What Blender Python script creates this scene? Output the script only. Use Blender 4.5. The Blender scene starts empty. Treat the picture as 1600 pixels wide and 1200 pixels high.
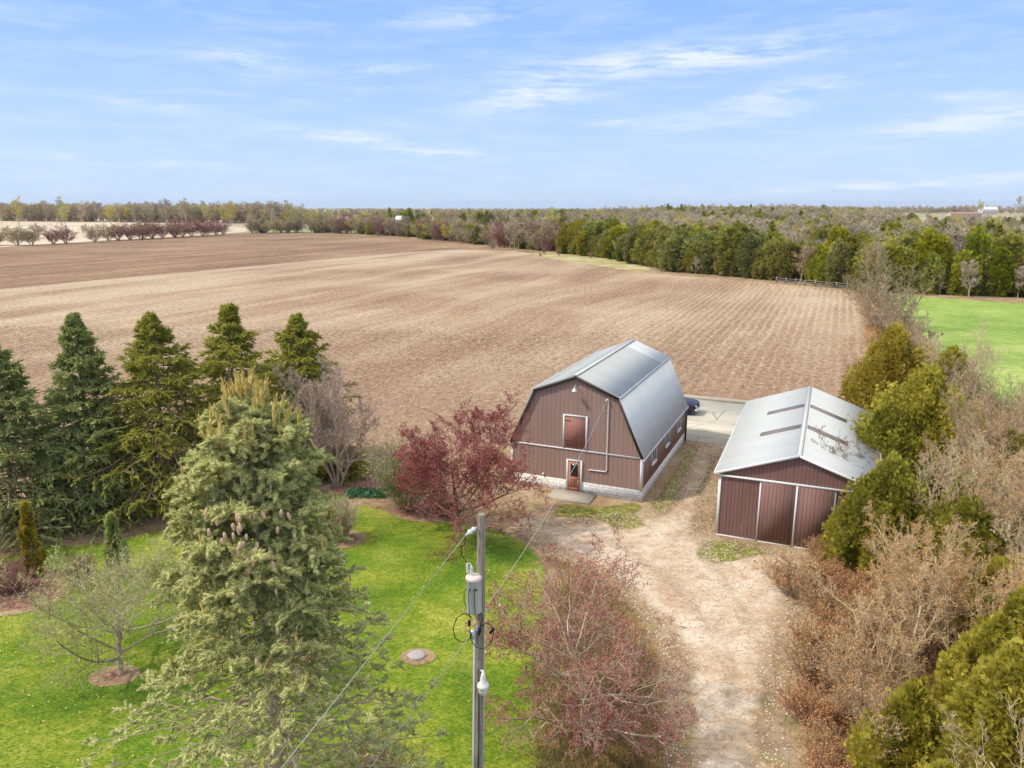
import bpy, math, random
import numpy as np
from mathutils import Vector, Matrix
from mathutils.geometry import delaunay_2d_cdt

R = math.radians
SC = bpy.context.scene
COL = SC.collection

# ------------------------------------------------------------------ camera
cam_d = bpy.data.cameras.new('camera')
cam_d.sensor_width = 36.0
cam_d.lens = 1178.0 / 1600.0 * 36.0
cam_d.clip_end = 20000.0
cam = bpy.data.objects.new('camera', cam_d)
cam.location = (0, 0, 17.5)
cam.rotation_euler = (R(90 - 13.278), 0, 0)
COL.objects.link(cam)
SC.camera = cam

# ------------------------------------------------------------------ sun direction, sky, exposure
SUN_EL, SUN_AZ = 50.0, 262.0          # azimuth clockwise from +Y: the sun stands to the left, slightly behind the viewer
sd_ = bpy.data.lights.new('sun', 'SUN')
sd_.energy = 2.5
sd_.angle = R(2.5)
sd_.color = (1.0, 0.91, 0.76)
sun = bpy.data.objects.new('sun', sd_)
sv = Vector((math.sin(R(SUN_AZ)) * math.cos(R(SUN_EL)), math.cos(R(SUN_AZ)) * math.cos(R(SUN_EL)), math.sin(R(SUN_EL))))
sun.rotation_euler = (-sv).to_track_quat('-Z', 'Y').to_euler()
sun.location = (-60, -10, 80)
COL.objects.link(sun)

SC.view_settings.view_transform = 'Standard'
SC.view_settings.look = 'None'
SC.view_settings.gamma = 1.0
SC.view_settings.exposure = 0.45
SC.render.engine = 'CYCLES'
SC.cycles.max_bounces = 5
SC.cycles.diffuse_bounces = 3
SC.cycles.glossy_bounces = 2
SC.cycles.transmission_bounces = 2
SC.cycles.volume_bounces = 0


class NB:
    """small node builder"""
    def __init__(s, tree):
        s.t = tree
        s.t.nodes.clear()

    def new(s, typ, ins=None, **props):
        n = s.t.nodes.new(typ)
        for k, v in props.items():
            setattr(n, k, v)
        for k, v in (ins or {}).items():
            sock = n.inputs[k]
            if isinstance(v, bpy.types.NodeSocket):
                s.t.links.new(v, sock)
            else:
                sock.default_value = v
        return n

    def math(s, op, a, b=0.0, c=0.0, clamp=False):
        n = s.new('ShaderNodeMath', {0: a, 1: b, 2: c}, operation=op)
        n.use_clamp = clamp
        return n.outputs[0]

    def mix(s, f, a, b, mode='MIX'):
        n = s.new('ShaderNodeMixRGB', {0: f, 1: a, 2: b}, blend_type=mode)
        return n.outputs[0]

    def noise(s, vec, scale, detail=4.0, rough=0.55, dist=0.0):
        return s.new('ShaderNodeTexNoise', {'Vector': vec, 'Scale': scale, 'Detail': detail, 'Roughness': rough, 'Distortion': dist}).outputs[0]

    def ramp(s, f, stops, interp='LINEAR'):
        n = s.new('ShaderNodeValToRGB', {0: f})
        cr = n.color_ramp
        cr.interpolation = interp
        while len(cr.elements) < len(stops):
            cr.elements.new(0.5)
        for e, (p, c) in zip(cr.elements, stops):
            e.position = p
            e.color = c if len(c) == 4 else (*c, 1)
        return n.outputs[0]

    def mapv(s, vec, scale=(1, 1, 1), rot=(0, 0, 0), loc=(0, 0, 0)):
        return s.new('ShaderNodeMapping', {'Vector': vec, 'Scale': scale, 'Rotation': rot, 'Location': loc}).outputs[0]

    def range(s, v, a, b, c=0.0, d=1.0):
        n = s.new('ShaderNodeMapRange', {0: v, 1: a, 2: b, 3: c, 4: d})
        return n.outputs[0]


# ------------------------------------------------------------------ world
world = bpy.data.worlds.new('World')
SC.world = world
world.use_nodes = True
w = NB(world.node_tree)
skyn = w.new('ShaderNodeTexSky', sky_type='NISHITA', sun_disc=False, sun_elevation=R(SUN_EL), sun_rotation=R(SUN_AZ),
             altitude=300.0, air_density=1.0, dust_density=0.6, ozone_density=2.2)
tc = w.new('ShaderNodeTexCoord').outputs['Generated']
sep = w.new('ShaderNodeSeparateXYZ', {0: tc})
az = w.math('ARCTAN2', sep.outputs[0], sep.outputs[1])
el = w.math('ARCSINE', sep.outputs[2])
azel = w.new('ShaderNodeCombineXYZ', {0: az, 1: el, 2: 0.0}).outputs[0]
warp = w.new('ShaderNodeTexNoise', {'Vector': w.mapv(azel, (5, 14, 1)), 'Scale': 1.0, 'Detail': 3.0})
wv = w.new('ShaderNodeVectorMath', {0: azel, 1: w.new('ShaderNodeVectorMath', {0: warp.outputs[1], 1: (0.05, 0.02, 0)}, operation='MULTIPLY').outputs[0]}, operation='ADD').outputs[0]
streak = w.noise(w.mapv(wv, (9, 62, 1), (0, 0, R(-5))), 1.0, 9, 0.66)
fine = w.noise(w.mapv(wv, (22, 120, 1), (0, 0, R(10))), 1.0, 5, 0.65)
# cirrus patches: azimuth, elevation, half width, half height, tilt (degrees), strength
PATCH = [(.215, .174, .17, .016, 3, 1.5), (.025, .133, .09, .020, 8, 1.1), (.33, .132, .08, .012, 8, 1.0), (.27, .103, .10, .010, 5, .8), (.55, .092, .16, .014, 8, 1.1),
         (.48, .027, .20, .006, 4, 1.0), (-.33, .166, .07, .014, -5, .8), (-.20, .082, .10, .008, -3, 1.0), (-.09, .063, .08, .006, -3, .9), (-.44, .050, .14, .006, -3, .8),
         (-.05, .225, .10, .012, 5, .8), (.42, .210, .05, .006, 0, .6), (.51, .115, .04, .006, 0, .7), (-.42, .110, .10, .008, -4, .6), (-.45, .235, .08, .010, -5, .7),
         (.13, .103, .05, .006, 0, .7), (-.17, .162, .06, .008, 3, .6)]
acc = None
for (pa, pe, hw, hh, tl, st) in PATCH:
    c_, s_ = math.cos(R(tl)), math.sin(R(tl))
    q = w.mapv(wv, (1, 1, 1), loc=(-pa - 0.025, -pe - 0.01, 0))
    q = w.mapv(q, (1, 1, 1), rot=(0, 0, R(-tl)))
    q = w.mapv(q, (1 / hw, 1 / hh, 0))
    r2 = w.new('ShaderNodeVectorMath', {0: q, 1: q}, operation='DOT_PRODUCT').outputs['Value']
    g = w.math('MULTIPLY', w.math('EXPONENT', w.math('MULTIPLY', r2, -0.9)), st)
    acc = g if acc is None else w.math('ADD', acc, g)
wisp = w.math('MULTIPLY', w.range(streak, 0.39, 0.56), w.range(fine, 0.25, 0.7, 0.45, 1.0))
cl = w.math('MULTIPLY', acc, wisp, clamp=True)
base_wisp = w.math('MULTIPLY', w.range(streak, 0.45, 0.8), 0.4)
cl = w.math('MAXIMUM', cl, base_wisp, clamp=True)
tint = w.mix(1.0, skyn.outputs[0], (0.96, 1.0, 1.08, 1), 'MULTIPLY')
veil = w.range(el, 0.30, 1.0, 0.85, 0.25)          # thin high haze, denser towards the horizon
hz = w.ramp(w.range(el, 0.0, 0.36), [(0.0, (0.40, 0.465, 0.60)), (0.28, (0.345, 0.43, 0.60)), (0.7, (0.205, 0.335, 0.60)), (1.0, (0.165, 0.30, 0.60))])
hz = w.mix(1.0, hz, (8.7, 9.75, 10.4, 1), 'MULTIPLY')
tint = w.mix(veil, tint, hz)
tint = w.mix(w.range(el, 0.42, 0.85, 0.0, 0.85), tint, (9.2, 9.3, 9.4, 1))    # unseen white veil overhead, added for soft neutral fill light
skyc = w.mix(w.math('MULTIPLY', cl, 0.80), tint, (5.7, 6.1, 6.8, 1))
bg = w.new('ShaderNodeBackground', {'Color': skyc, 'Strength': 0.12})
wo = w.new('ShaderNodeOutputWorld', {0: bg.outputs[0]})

# ------------------------------------------------------------------ material helpers
MATS = {}


def material(name, fn):
    m = bpy.data.materials.new(name)
    m.use_nodes = True
    b = NB(m.node_tree)
    sh = fn(b)
    b.new('ShaderNodeOutputMaterial', {0: sh})
    MATS[name] = m
    return m


def bsdf(b, col, rough=0.8, metal=0.0, bump=None, bstr=0.3, bdist=0.02, spec=0.3):
    n = b.new('ShaderNodeBsdfPrincipled', {'Base Color': col, 'Roughness': rough, 'Metallic': metal, 'Specular IOR Level': spec})
    if bump is not None:
        bn = b.new('ShaderNodeBump', {'Height': bump, 'Strength': bstr, 'Distance': bdist})
        b.t.links.new(bn.outputs[0], n.inputs['Normal'])
    return n.outputs[0]


def pos(b):
    return b.new('ShaderNodeNewGeometry').outputs['Position']


def objc(b):
    return b.new('ShaderNodeTexCoord').outputs['Object']


def simple(name, col, rough=0.6, metal=0.0, var=0.15, scale=6.0, spec=0.3):
    def fn(b):
        n = b.noise(objc(b), scale, 5, 0.6)
        c = b.mix(n, tuple(x * (1 - var) for x in col) + (1,), tuple(min(1, x * (1 + var)) for x in col) + (1,))
        return bsdf(b, c, rough, metal, n, 0.15, 0.01, spec)
    return material(name, fn)


def foliage(name, cols, rough=0.75, trans=0.25, ovar=0.25, nscale=0.6):
    """leaf colour: per-leaf tint attribute, slow patches through the crown, and each plant its own tone"""
    def fn(b):
        at = b.new('ShaderNodeAttribute', attribute_name='tint').outputs['Fac']
        n = b.noise(objc(b), nscale, 3, 0.6)
        f = b.math('ADD', b.math('MULTIPLY', at, 0.65), b.math('MULTIPLY', b.range(n, 0.3, 0.7), 0.35))
        st = [(i / (len(cols) - 1), c) for i, c in enumerate(cols)]
        c = b.ramp(f, st)
        rnd = b.new('ShaderNodeObjectInfo').outputs['Random']
        hsv = b.new('ShaderNodeHueSaturation', {'Hue': b.range(rnd, 0, 1, 0.5 - 0.02 * (ovar > 0), 0.5 + 0.02 * (ovar > 0)),
                                               'Saturation': b.range(b.math('FRACT', b.math('MULTIPLY', rnd, 7.3)), 0, 1, 1 - ovar, 1 + ovar * 0.4),
                                               'Value': b.range(b.math('FRACT', b.math('MULTIPLY', rnd, 3.7)), 0, 1, 1 - ovar, 1 + ovar), 'Color': c})
        p = b.new('ShaderNodeBsdfPrincipled', {'Base Color': hsv.outputs[0], 'Roughness': rough, 'Specular IOR Level': 0.25}).outputs[0]
        if trans <= 0:
            return p
        t = b.new('ShaderNodeBsdfTranslucent', {'Color': hsv.outputs[0]}).outputs[0]
        return b.new('ShaderNodeMixShader', {0: trans, 1: p, 2: t}).outputs[0]
    return material(name, fn)


# ------------------------------------------------------------------ object helpers
def tag(o, label=None, cat=None, group=None, kind=None):
    if label: o['label'] = label
    if cat: o['category'] = cat
    if group: o['group'] = group
    if kind: o['kind'] = kind
    return o


def empty(name, loc=(0, 0, 0), rz=0.0, label=None, cat=None, group=None):
    o = bpy.data.objects.new(name, None)
    o.empty_display_size = 0.5
    o.location = loc
    o.rotation_euler = (0, 0, rz)
    COL.objects.link(o)
    return tag(o, label, cat, group)


class NM:
    """mesh builder on numpy arrays"""
    def __init__(s):
        s.v, s.t, s.q, s.a, s.n = [], [], [], [], 0

    def add(s, v, faces, tint=0.5):
        v = np.asarray(v, np.float32).reshape(-1, 3)
        f = np.asarray(faces, np.int64)
        if len(v) == 0: return s
        (s.t if f.shape[1] == 3 else s.q).append(f + s.n)
        s.v.append(v)
        s.a.append(np.broadcast_to(np.asarray(tint, np.float32), (len(v),)).copy() if np.ndim(tint) == 0 else np.asarray(tint, np.float32))
        s.n += len(v)
        return s

    def mesh(s, name, mat, smooth=False):
        me = bpy.data.meshes.new(name)
        v = np.concatenate(s.v)
        t = np.concatenate(s.t) if s.t else np.zeros((0, 3), np.int64)
        q = np.concatenate(s.q) if s.q else np.zeros((0, 4), np.int64)
        me.vertices.add(len(v)); me.vertices.foreach_set('co', v.ravel())
        nl = t.size + q.size
        me.loops.add(nl)
        me.loops.foreach_set('vertex_index', np.concatenate([t.ravel(), q.ravel()]).astype(np.int32))
        me.polygons.add(len(t) + len(q))
        st = np.concatenate([np.arange(len(t)) * 3, t.size + np.arange(len(q)) * 4]).astype(np.int32)
        me.polygons.foreach_set('loop_start', st)
        me.update(calc_edges=True)
        at = me.attributes.new('tint', 'FLOAT', 'POINT')
        at.data.foreach_set('value', np.concatenate(s.a).astype(np.float32))
        if smooth:
            me.polygons.foreach_set('use_smooth', np.ones(len(me.polygons), bool))
        me.materials.append(mat)
        return me

    def build(s, name, mat, parent=None, smooth=False):
        o = bpy.data.objects.new(name, s.mesh(name, mat, smooth))
        COL.objects.link(o)
        if parent is not None: o.parent = parent
        return o

    def box(s, x0, x1, y0, y1, z0, z1):
        v = [(x0, y0, z0), (x1, y0, z0), (x1, y1, z0), (x0, y1, z0), (x0, y0, z1), (x1, y0, z1), (x1, y1, z1), (x0, y1, z1)]
        f = [(0, 3, 2, 1), (4, 5, 6, 7), (0, 1, 5, 4), (1, 2, 6, 5), (2, 3, 7, 6), (3, 0, 4, 7)]
        return s.add(v, f)

    def beam(s, p, q, wd, th, up=(0, 0, 1)):
        """a bar of rectangular section from p to q; wd across, th along `up`"""
        p, q, up = np.array(p, float), np.array(q, float), np.array(up, float)
        t = (q - p) / np.linalg.norm(q - p)
        sx = np.cross(t, up); sx /= np.linalg.norm(sx)
        uu = np.cross(sx, t)
        v = [e + a * sx * wd / 2 + c * uu * th / 2 for e in (p, q) for a, c in ((-1, -1), (1, -1), (1, 1), (-1, 1))]
        return s.add(v, [(0, 1, 2, 3), (7, 6, 5, 4), (0, 4, 5, 1), (1, 5, 6, 2), (2, 6, 7, 3), (3, 7, 4, 0)])

    def prism(s, outline, y0, y1):
        """outline in x,z extruded from y0 to y1"""
        n = len(outline)
        o = bpy_fill(outline)
        v = [(x, y0, z) for x, z in outline] + [(x, y1, z) for x, z in outline]
        s.add(v, [(i, (i + 1) % n, n + (i + 1) % n, n + i) for i in range(n)])
        s.add([(x, y0, z) for x, z in outline], o)
        s.add([(x, y1, z) for x, z in outline], [t[::-1] for t in o])
        return s

    def path(s, pts, rad, sides=8, caps=True):
        P = np.array(pts, float)[None]
        Rr = np.broadcast_to(np.asarray(rad, float), (P.shape[1],))[None]
        v, f = tube(P, Rr, sides)
        s.add(v, f)
        if caps:
            for k, rev in ((0, True), (P.shape[1] - 1, False)):
                ring = v.reshape(P.shape[1], sides, 3)[k]
                vv = np.vstack([ring, ring.mean(0)])
                s.add(vv, [(i, (i + 1) % sides, sides) if not rev else ((i + 1) % sides, i, sides) for i in range(sides)])
        return s

    def lathe(s, prof, cx=0, cy=0, sides=16):
        """profile of (radius, z) turned about the vertical axis"""
        a = np.linspace(0, 2 * np.pi, sides, endpoint=False)
        v = np.array([[(cx + r * np.cos(t), cy + r * np.sin(t), z) for t in a] for r, z in prof])
        n = len(prof)
        f = [(i * sides + j, i * sides + (j + 1) % sides, (i + 1) * sides + (j + 1) % sides, (i + 1) * sides + j) for i in range(n - 1) for j in range(sides)]
        return s.add(v.reshape(-1, 3), f)


def bpy_fill(outline):
    from mathutils.geometry import tessellate_polygon
    return [tuple(t) for t in tessellate_polygon([[Vector((x, z, 0)) for x, z in outline]])]


def tube(P, Rr, sides=4):
    """P (N,K,3) polylines, Rr (N,K) radii -> vertices, quads"""
    N, K, _ = P.shape
    T = np.gradient(P, axis=1)
    T /= np.linalg.norm(T, axis=2, keepdims=True) + 1e-9
    m = np.abs(T.mean(1))
    ref = np.zeros((N, 3)); ref[np.arange(N), m.argmin(1)] = 1
    ref = np.repeat(ref[:, None], K, 1)
    B = np.cross(T, ref); B /= np.linalg.norm(B, axis=2, keepdims=True) + 1e-9
    C = np.cross(T, B)
    a = np.arange(sides) * 2 * np.pi / sides
    ring = (B[:, :, None] * np.cos(a)[None, None, :, None] + C[:, :, None] * np.sin(a)[None, None, :, None]) * Rr[:, :, None, None]
    V = (P[:, :, None] + ring).reshape(-1, 3)
    base = (np.arange(N) * K * sides)[:, None, None] + (np.arange(K - 1) * sides)[None, :, None]
    j = np.arange(sides)[None, None]; j2 = (j + 1) % sides
    F = np.stack([base + j, base + sides + j, base + sides + j2, base + j2], -1).reshape(-1, 4)
    return V, F


def basis(D, roll):
    D = D / (np.linalg.norm(D, axis=1, keepdims=True) + 1e-9)
    ref = np.where(np.abs(D[:, 2:3]) > 0.9, [[1.0, 0, 0]], [[0, 0, 1.0]])
    X = np.cross(ref, D); X /= np.linalg.norm(X, axis=1, keepdims=True) + 1e-9
    Y = np.cross(D, X)
    c, s = np.cos(roll)[:, None], np.sin(roll)[:, None]
    return X * c + Y * s, -X * s + Y * c, D


def inst(nm, tv, tf, P, D, S, roll=None, tint=None, tipt=None, rng=None):
    """copies of a small template (axis +Z) at P pointing along D with sizes S, merged into nm"""
    N = len(P)
    if N == 0: return
    tv = np.asarray(tv, float)
    roll = rng.uniform(0, 2 * np.pi, N) if roll is None else roll
    X, Y, Z = basis(D, roll)
    S = np.broadcast_to(np.asarray(S, float), (N,))
    V = P[:, None] + (tv[None, :, 0:1] * X[:, None] + tv[None, :, 1:2] * Y[:, None] + tv[None, :, 2:3] * Z[:, None]) * S[:, None, None]
    F = (np.asarray(tf)[None] + (np.arange(N) * len(tv))[:, None, None]).reshape(-1, len(tf[0]))
    t = (rng.uniform(0, 1, N) if tint is None else tint)[:, None] + (0 if tipt is None else np.asarray(tipt)[None])
    nm.add(V.reshape(-1, 3), F, np.broadcast_to(t, (N, len(tv))).reshape(-1))


# leaf-sized templates ---------------------------------------------------------------
LEAF = ([(0, 0, 0), (-.28, 0, .5), (0, .1, 1), (.28, 0, .5)], [(0, 1, 2), (0, 2, 3)])
def _fan():
    v, f = [], []
    for k, (a, l) in enumerate(((-55, .7), (-25, .9), (0, 1.05), (28, .9), (58, .7))):
        a = R(a); d = np.array([math.sin(a), 0.12 * (k % 2), math.cos(a)]); s = np.array([math.cos(a), 0, -math.sin(a)]) * .13
        n = len(v)
        v += [(0, 0, 0), tuple(d * l * .55 - s), tuple(d * l), tuple(d * l * .55 + s)]
        f += [(n, n + 1, n + 2), (n, n + 2, n + 3)]
    return v, f
FAN = _fan()
def _brush(n=22, core=0.07, out=0.2, seed=1, rings=3):
    rg = np.random.default_rng(seed)
    v, f, tip = [], [], []
    for k in range(4):                      # core
        z = k / 3.0; r = core * (1.0, 1.2, 1.0, .1)[k]
        for j in range(4):
            a = j * math.pi / 2 + k
            v.append((r * math.cos(a), r * math.sin(a), z)); tip.append(.0 if z < .7 else .15)
    for k in range(3):
        for j in range(4):
            a, b_, c, d = k * 4 + j, k * 4 + (j + 1) % 4, (k + 1) * 4 + (j + 1) % 4, (k + 1) * 4 + j
            f += [(a, b_, c), (a, c, d)]
    for i in range(n):
        z = 0.02 + 0.93 * i / n; a = i * 2.4 + rg.uniform(-.3, .3)
        o = np.array([math.cos(a), math.sin(a), 0]); s = np.array([-math.sin(a), math.cos(a), 0]) * .045
        b0 = o * core * .5 + [0, 0, z]; t_ = o * out * (1.0 if z < .8 else .7) * rg.uniform(.8, 1.15) + [0, 0, z + .13]
        m = len(v); v += [tuple(b0 - s), tuple(b0 + s), tuple(t_)]; f.append((m, m + 1, m + 2)); tip += [0., 0., .3]
    return v, f, tip
BRUSH = _brush(28, .17, .34)
BRUSH_S = _brush(9, .08, .24, 2)
CROSS = ([(0, 0, 0), (-.2, 0, .35), (-.1, 0, .75), (0, 0, 1.05), (.12, 0, .7), (.2, 0, .3), (0, -.2, .4), (0, -.08, .8), (0, .2, .35)],
         [(0, 1, 2), (0, 2, 3), (0, 3, 4), (0, 4, 5), (0, 6, 7), (0, 7, 3), (0, 3, 8)])


def children(rng, P, Rr, L, n, t0, t1, ang, dang, ratio, shrink=0.5, K=4, trop=0.0, wig=0.12, rr=0.6, tip=0.35, az=None, flat=None, rmin=0.0):
    """n child branches on each parent polyline"""
    N, Kp, _ = P.shape
    i = np.arange(n)[None]
    t = t0 + (t1 - t0) * (i + rng.uniform(0, 1, (N, n))) / n
    x = t * (Kp - 1); k = np.clip(x.astype(int), 0, Kp - 2); fr = (x - k)[..., None]
    idx = np.arange(N)[:, None]
    O = P[idx, k] * (1 - fr) + P[idx, k + 1] * fr
    T = P[idx, k + 1] - P[idx, k]
    r0 = (Rr[idx, k] * (1 - fr[..., 0]) + Rr[idx, k + 1] * fr[..., 0]) * rr
    O, T, r0, t = O.reshape(-1, 3), T.reshape(-1, 3), r0.ravel(), t.ravel()
    M = len(O)
    if flat is None:
        X, Y, Z = basis(T, (np.tile(np.arange(n), N) * 2.4 + rng.uniform(-.5, .5, M)))
    else:                                   # laterals left and right in a nearly level plane
        Z = T / (np.linalg.norm(T, axis=1, keepdims=True) + 1e-9)
        Sd = np.cross(Z, [0, 0, 1.0]); Sd /= np.linalg.norm(Sd, axis=1, keepdims=True) + 1e-9
        sg = np.where(np.tile(np.arange(n), N) % 2 == 0, 1.0, -1.0)[:, None]
        Up = np.cross(Sd, Z)
        X = Sd * sg + Up * rng.normal(0, flat, (M, 1)); X /= np.linalg.norm(X, axis=1, keepdims=True)
    a = R(ang) + rng.normal(0, R(dang), M)
    D = np.cos(a)[:, None] * Z + np.sin(a)[:, None] * X
    Lc = np.repeat(L, n) * ratio * (1 - shrink * t) * rng.uniform(.7, 1.2, M)
    C = np.zeros((M, K + 1, 3)); C[:, 0] = O
    for j in range(K):
        D = D + rng.normal(0, wig, (M, 3)); D[:, 2] += trop / K
        D /= np.linalg.norm(D, axis=1, keepdims=True)
        C[:, j + 1] = C[:, j] + D * (Lc / K)[:, None]
    Rc = np.maximum(r0[:, None] * np.linspace(1, tip, K + 1)[None], rmin)
    return C, Rc, Lc, t


def sample(rng, P, n, t0=0.1, t1=1.0):
    N, Kp, _ = P.shape
    t = t0 + (t1 - t0) * rng.uniform(0, 1, (N, n))
    x = t * (Kp - 1); k = np.clip(x.astype(int), 0, Kp - 2); fr = (x - k)[..., None]
    idx = np.arange(N)[:, None]
    return (P[idx, k] * (1 - fr) + P[idx, k + 1] * fr).reshape(-1, 3), (P[idx, k + 1] - P[idx, k]).reshape(-1, 3)


def polyline(rng, p, d, L, K, wig=0.05, trop=0.0):
    P = [np.array(p, float)]; d = np.array(d, float); d /= np.linalg.norm(d)
    for j in range(K):
        d = d + rng.normal(0, wig, 3); d[2] += trop / K; d /= np.linalg.norm(d)
        P.append(P[-1] + d * L / K)
    return np.array(P)


# ------------------------------------------------------------------ materials
def m_bark(name, c0, c1, sc=3.0):
    def fn(b):
        n = b.noise(b.mapv(objc(b), (sc * 2, sc * 2, sc * .5)), 2.0, 6, 0.65)
        at = b.new('ShaderNodeAttribute', attribute_name='tint').outputs['Fac']
        f = b.math('ADD', b.math('MULTIPLY', n, .6), b.math('MULTIPLY', at, .4))
        return bsdf(b, b.ramp(f, [(.25, c0), (.75, c1)]), .85, 0, n, .5, .02)
    return material(name, fn)

m_bark('bark_grey', (.26, .19, .11), (.70, .57, .39))
m_bark('bark_pale', (.46, .35, .18), (.88, .72, .46))
m_bark('bark_brown', (.20, .135, .08), (.48, .34, .22))
m_bark('bark_mauve', (.32, .21, .16), (.72, .55, .44))
m_bark('bark_red', (.20, .09, .065), (.50, .28, .21))
m_bark('bark_tan', (.24, .19, .09), (.52, .42, .24))
foliage('blue_spruce', [(0.28, 0.3, 0.09), (0.54, 0.56, 0.2), (0.76, 0.76, 0.33), (0.9, 0.87, 0.43)], trans=0.35, ovar=.0, nscale=.45)
foliage('shoot_yellow', [(0.62, 0.5, 0.14), (0.8, 0.62, 0.22)], trans=.1, ovar=0)
foliage('norway', [(0.17, 0.17, 0.015), (0.4, 0.4, 0.05), (0.6, 0.57, 0.11), (0.78, 0.72, 0.19)], trans=0.4, ovar=0)
foliage('norway_blue', [(0.19, 0.21, 0.045), (0.39, 0.43, 0.13), (0.58, 0.61, 0.23), (0.74, 0.74, 0.33)], trans=0.4, ovar=0)
foliage('cedar_green', [(0.14, 0.13, 0.016), (0.31, 0.29, 0.035), (0.46, 0.42, 0.06), (0.62, 0.55, 0.1)], trans=0.4, ovar=0)
foliage('cedar_gold', [(0.2, 0.165, 0.018), (0.4, 0.35, 0.04), (0.6, 0.53, 0.08), (0.8, 0.71, 0.16)], trans=0.4, ovar=0)
foliage('cedar_rust', [(0.22, 0.15, 0.016), (0.4, 0.29, 0.035), (0.54, 0.43, 0.06), (0.64, 0.56, 0.1)], trans=0.4, ovar=0)
foliage('cedar_far', [(0.12, 0.13, 0.01), (0.27, 0.27, 0.022), (0.42, 0.4, 0.04), (0.58, 0.53, 0.075)], trans=0.35, ovar=.20, nscale=.35)
foliage('twig_grey', [(0.3, 0.225, 0.14), (0.52, 0.41, 0.27), (0.7, 0.58, 0.41)], trans=.0, ovar=.25, nscale=.3)
foliage('twig_red', [(0.2, 0.085, 0.055), (0.36, 0.18, 0.12), (0.5, 0.29, 0.2)], trans=.0, ovar=.2, nscale=.3)
foliage('twig_olive', [(0.2, 0.17, 0.06), (0.38, 0.33, 0.13), (0.54, 0.47, 0.22)], trans=.1, ovar=.25, nscale=.3)
foliage('leaf_spring', [(0.38, 0.35, 0.03), (0.6, 0.54, 0.06), (0.78, 0.68, 0.12)], trans=.3, ovar=.15)
foliage('crab_leaf', [(0.2, 0.04, 0.045), (0.36, 0.085, 0.08), (0.54, 0.19, 0.16)], trans=.2, ovar=0)
foliage('crab_leaf_pink', [(0.28, 0.05, 0.06), (0.46, 0.105, 0.11), (0.66, 0.26, 0.22)], trans=.2, ovar=0)
foliage('apple_leaf', [(0.28, 0.36, 0.06), (0.46, 0.52, 0.13), (0.66, 0.68, 0.28)], trans=.3, ovar=0)
foliage('bud_rust', [(0.4, 0.18, 0.06), (0.62, 0.33, 0.13), (0.8, 0.52, 0.27)], trans=.2, ovar=0)
foliage('dry_grass', [(0.24, 0.17, 0.06), (0.42, 0.3, 0.12), (0.62, 0.48, 0.24)], trans=.2, ovar=0, nscale=.4)
foliage('dry_rust', [(0.34, 0.18, 0.07), (0.56, 0.34, 0.16), (0.76, 0.54, 0.3)], trans=.2, ovar=0, nscale=.4)
foliage('lawn_blade', [(0.1, 0.17, 0.004), (0.2, 0.27, 0.01), (0.38, 0.41, 0.04), (0.6, 0.56, 0.12)], trans=.3, ovar=0, nscale=.5)
foliage('pale_stone', [(.36, .29, .21), (.58, .50, .40), (.74, .68, .58)], trans=0, ovar=0)
foliage('residue', [(.30, .20, .11), (.55, .42, .27), (.76, .63, .45)], trans=.1, ovar=0)
foliage('herb', [(.04, .14, .05), (.09, .26, .10), (.2, .4, .2)], trans=.2, ovar=0)
simple('white_trim', (.74, .74, .74), .5, var=.06)
simple('white_paint', (.80, .80, .79), .45, var=.05)
simple('dark_trim', (.05, .035, .03), .6)
simple('white_metal', (.62, .66, .69), .4, .2, var=.05)
simple('black_rubber', (.012, .012, .014), .6)
simple('cable_grey', (.42, .41, .35), .5)
simple('concrete', (.42, .37, .30), .9, var=.15, scale=3)
simple('galv', (.42, .44, .46), .45, .6)
simple('glass_dark', (.01, .012, .014), .08, spec=.6)
simple('lamp_white', (.78, .76, .72), .35, var=.03)
simple('car_paint', (.035, .02, .045), .25, .3, spec=.6)
simple('car_glass', (.16, .2, .25), .08, .3, spec=.8)
simple('chrome', (.75, .75, .78), .2, .9)
simple('cone_tan', (.60, .42, .27), .7, var=.25, scale=20)
simple('rust_lid', (.68, .56, .48), .6, var=.3, scale=9)
simple('farm_white', (.78, .78, .76), .6)
simple('farm_roof_red', (.36, .2, .17), .6)
simple('farm_beige', (.62, .52, .38), .7)
simple('stone_cap', (.40, .35, .33), .9, var=.25, scale=5)
simple('fence_wood', (.30, .27, .24), .9, var=.3, scale=9)


def fn_post(b):
    o = objc(b)
    g = b.noise(b.mapv(o, (28, 28, 1.2)), 1.0, 6, .7)
    g2 = b.noise(b.mapv(o, (6, 6, .5)), 1.0, 3, .6)
    c = b.ramp(g, [(.3, (.10, .075, .06)), (.5, (.33, .28, .23)), (.75, (.52, .47, .41))])
    c = b.mix(b.math('MULTIPLY', g2, .4), c, (.22, .17, .12, 1))
    return bsdf(b, c, .9, 0, g, .8, .02)
material('pole_wood', fn_post)


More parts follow.
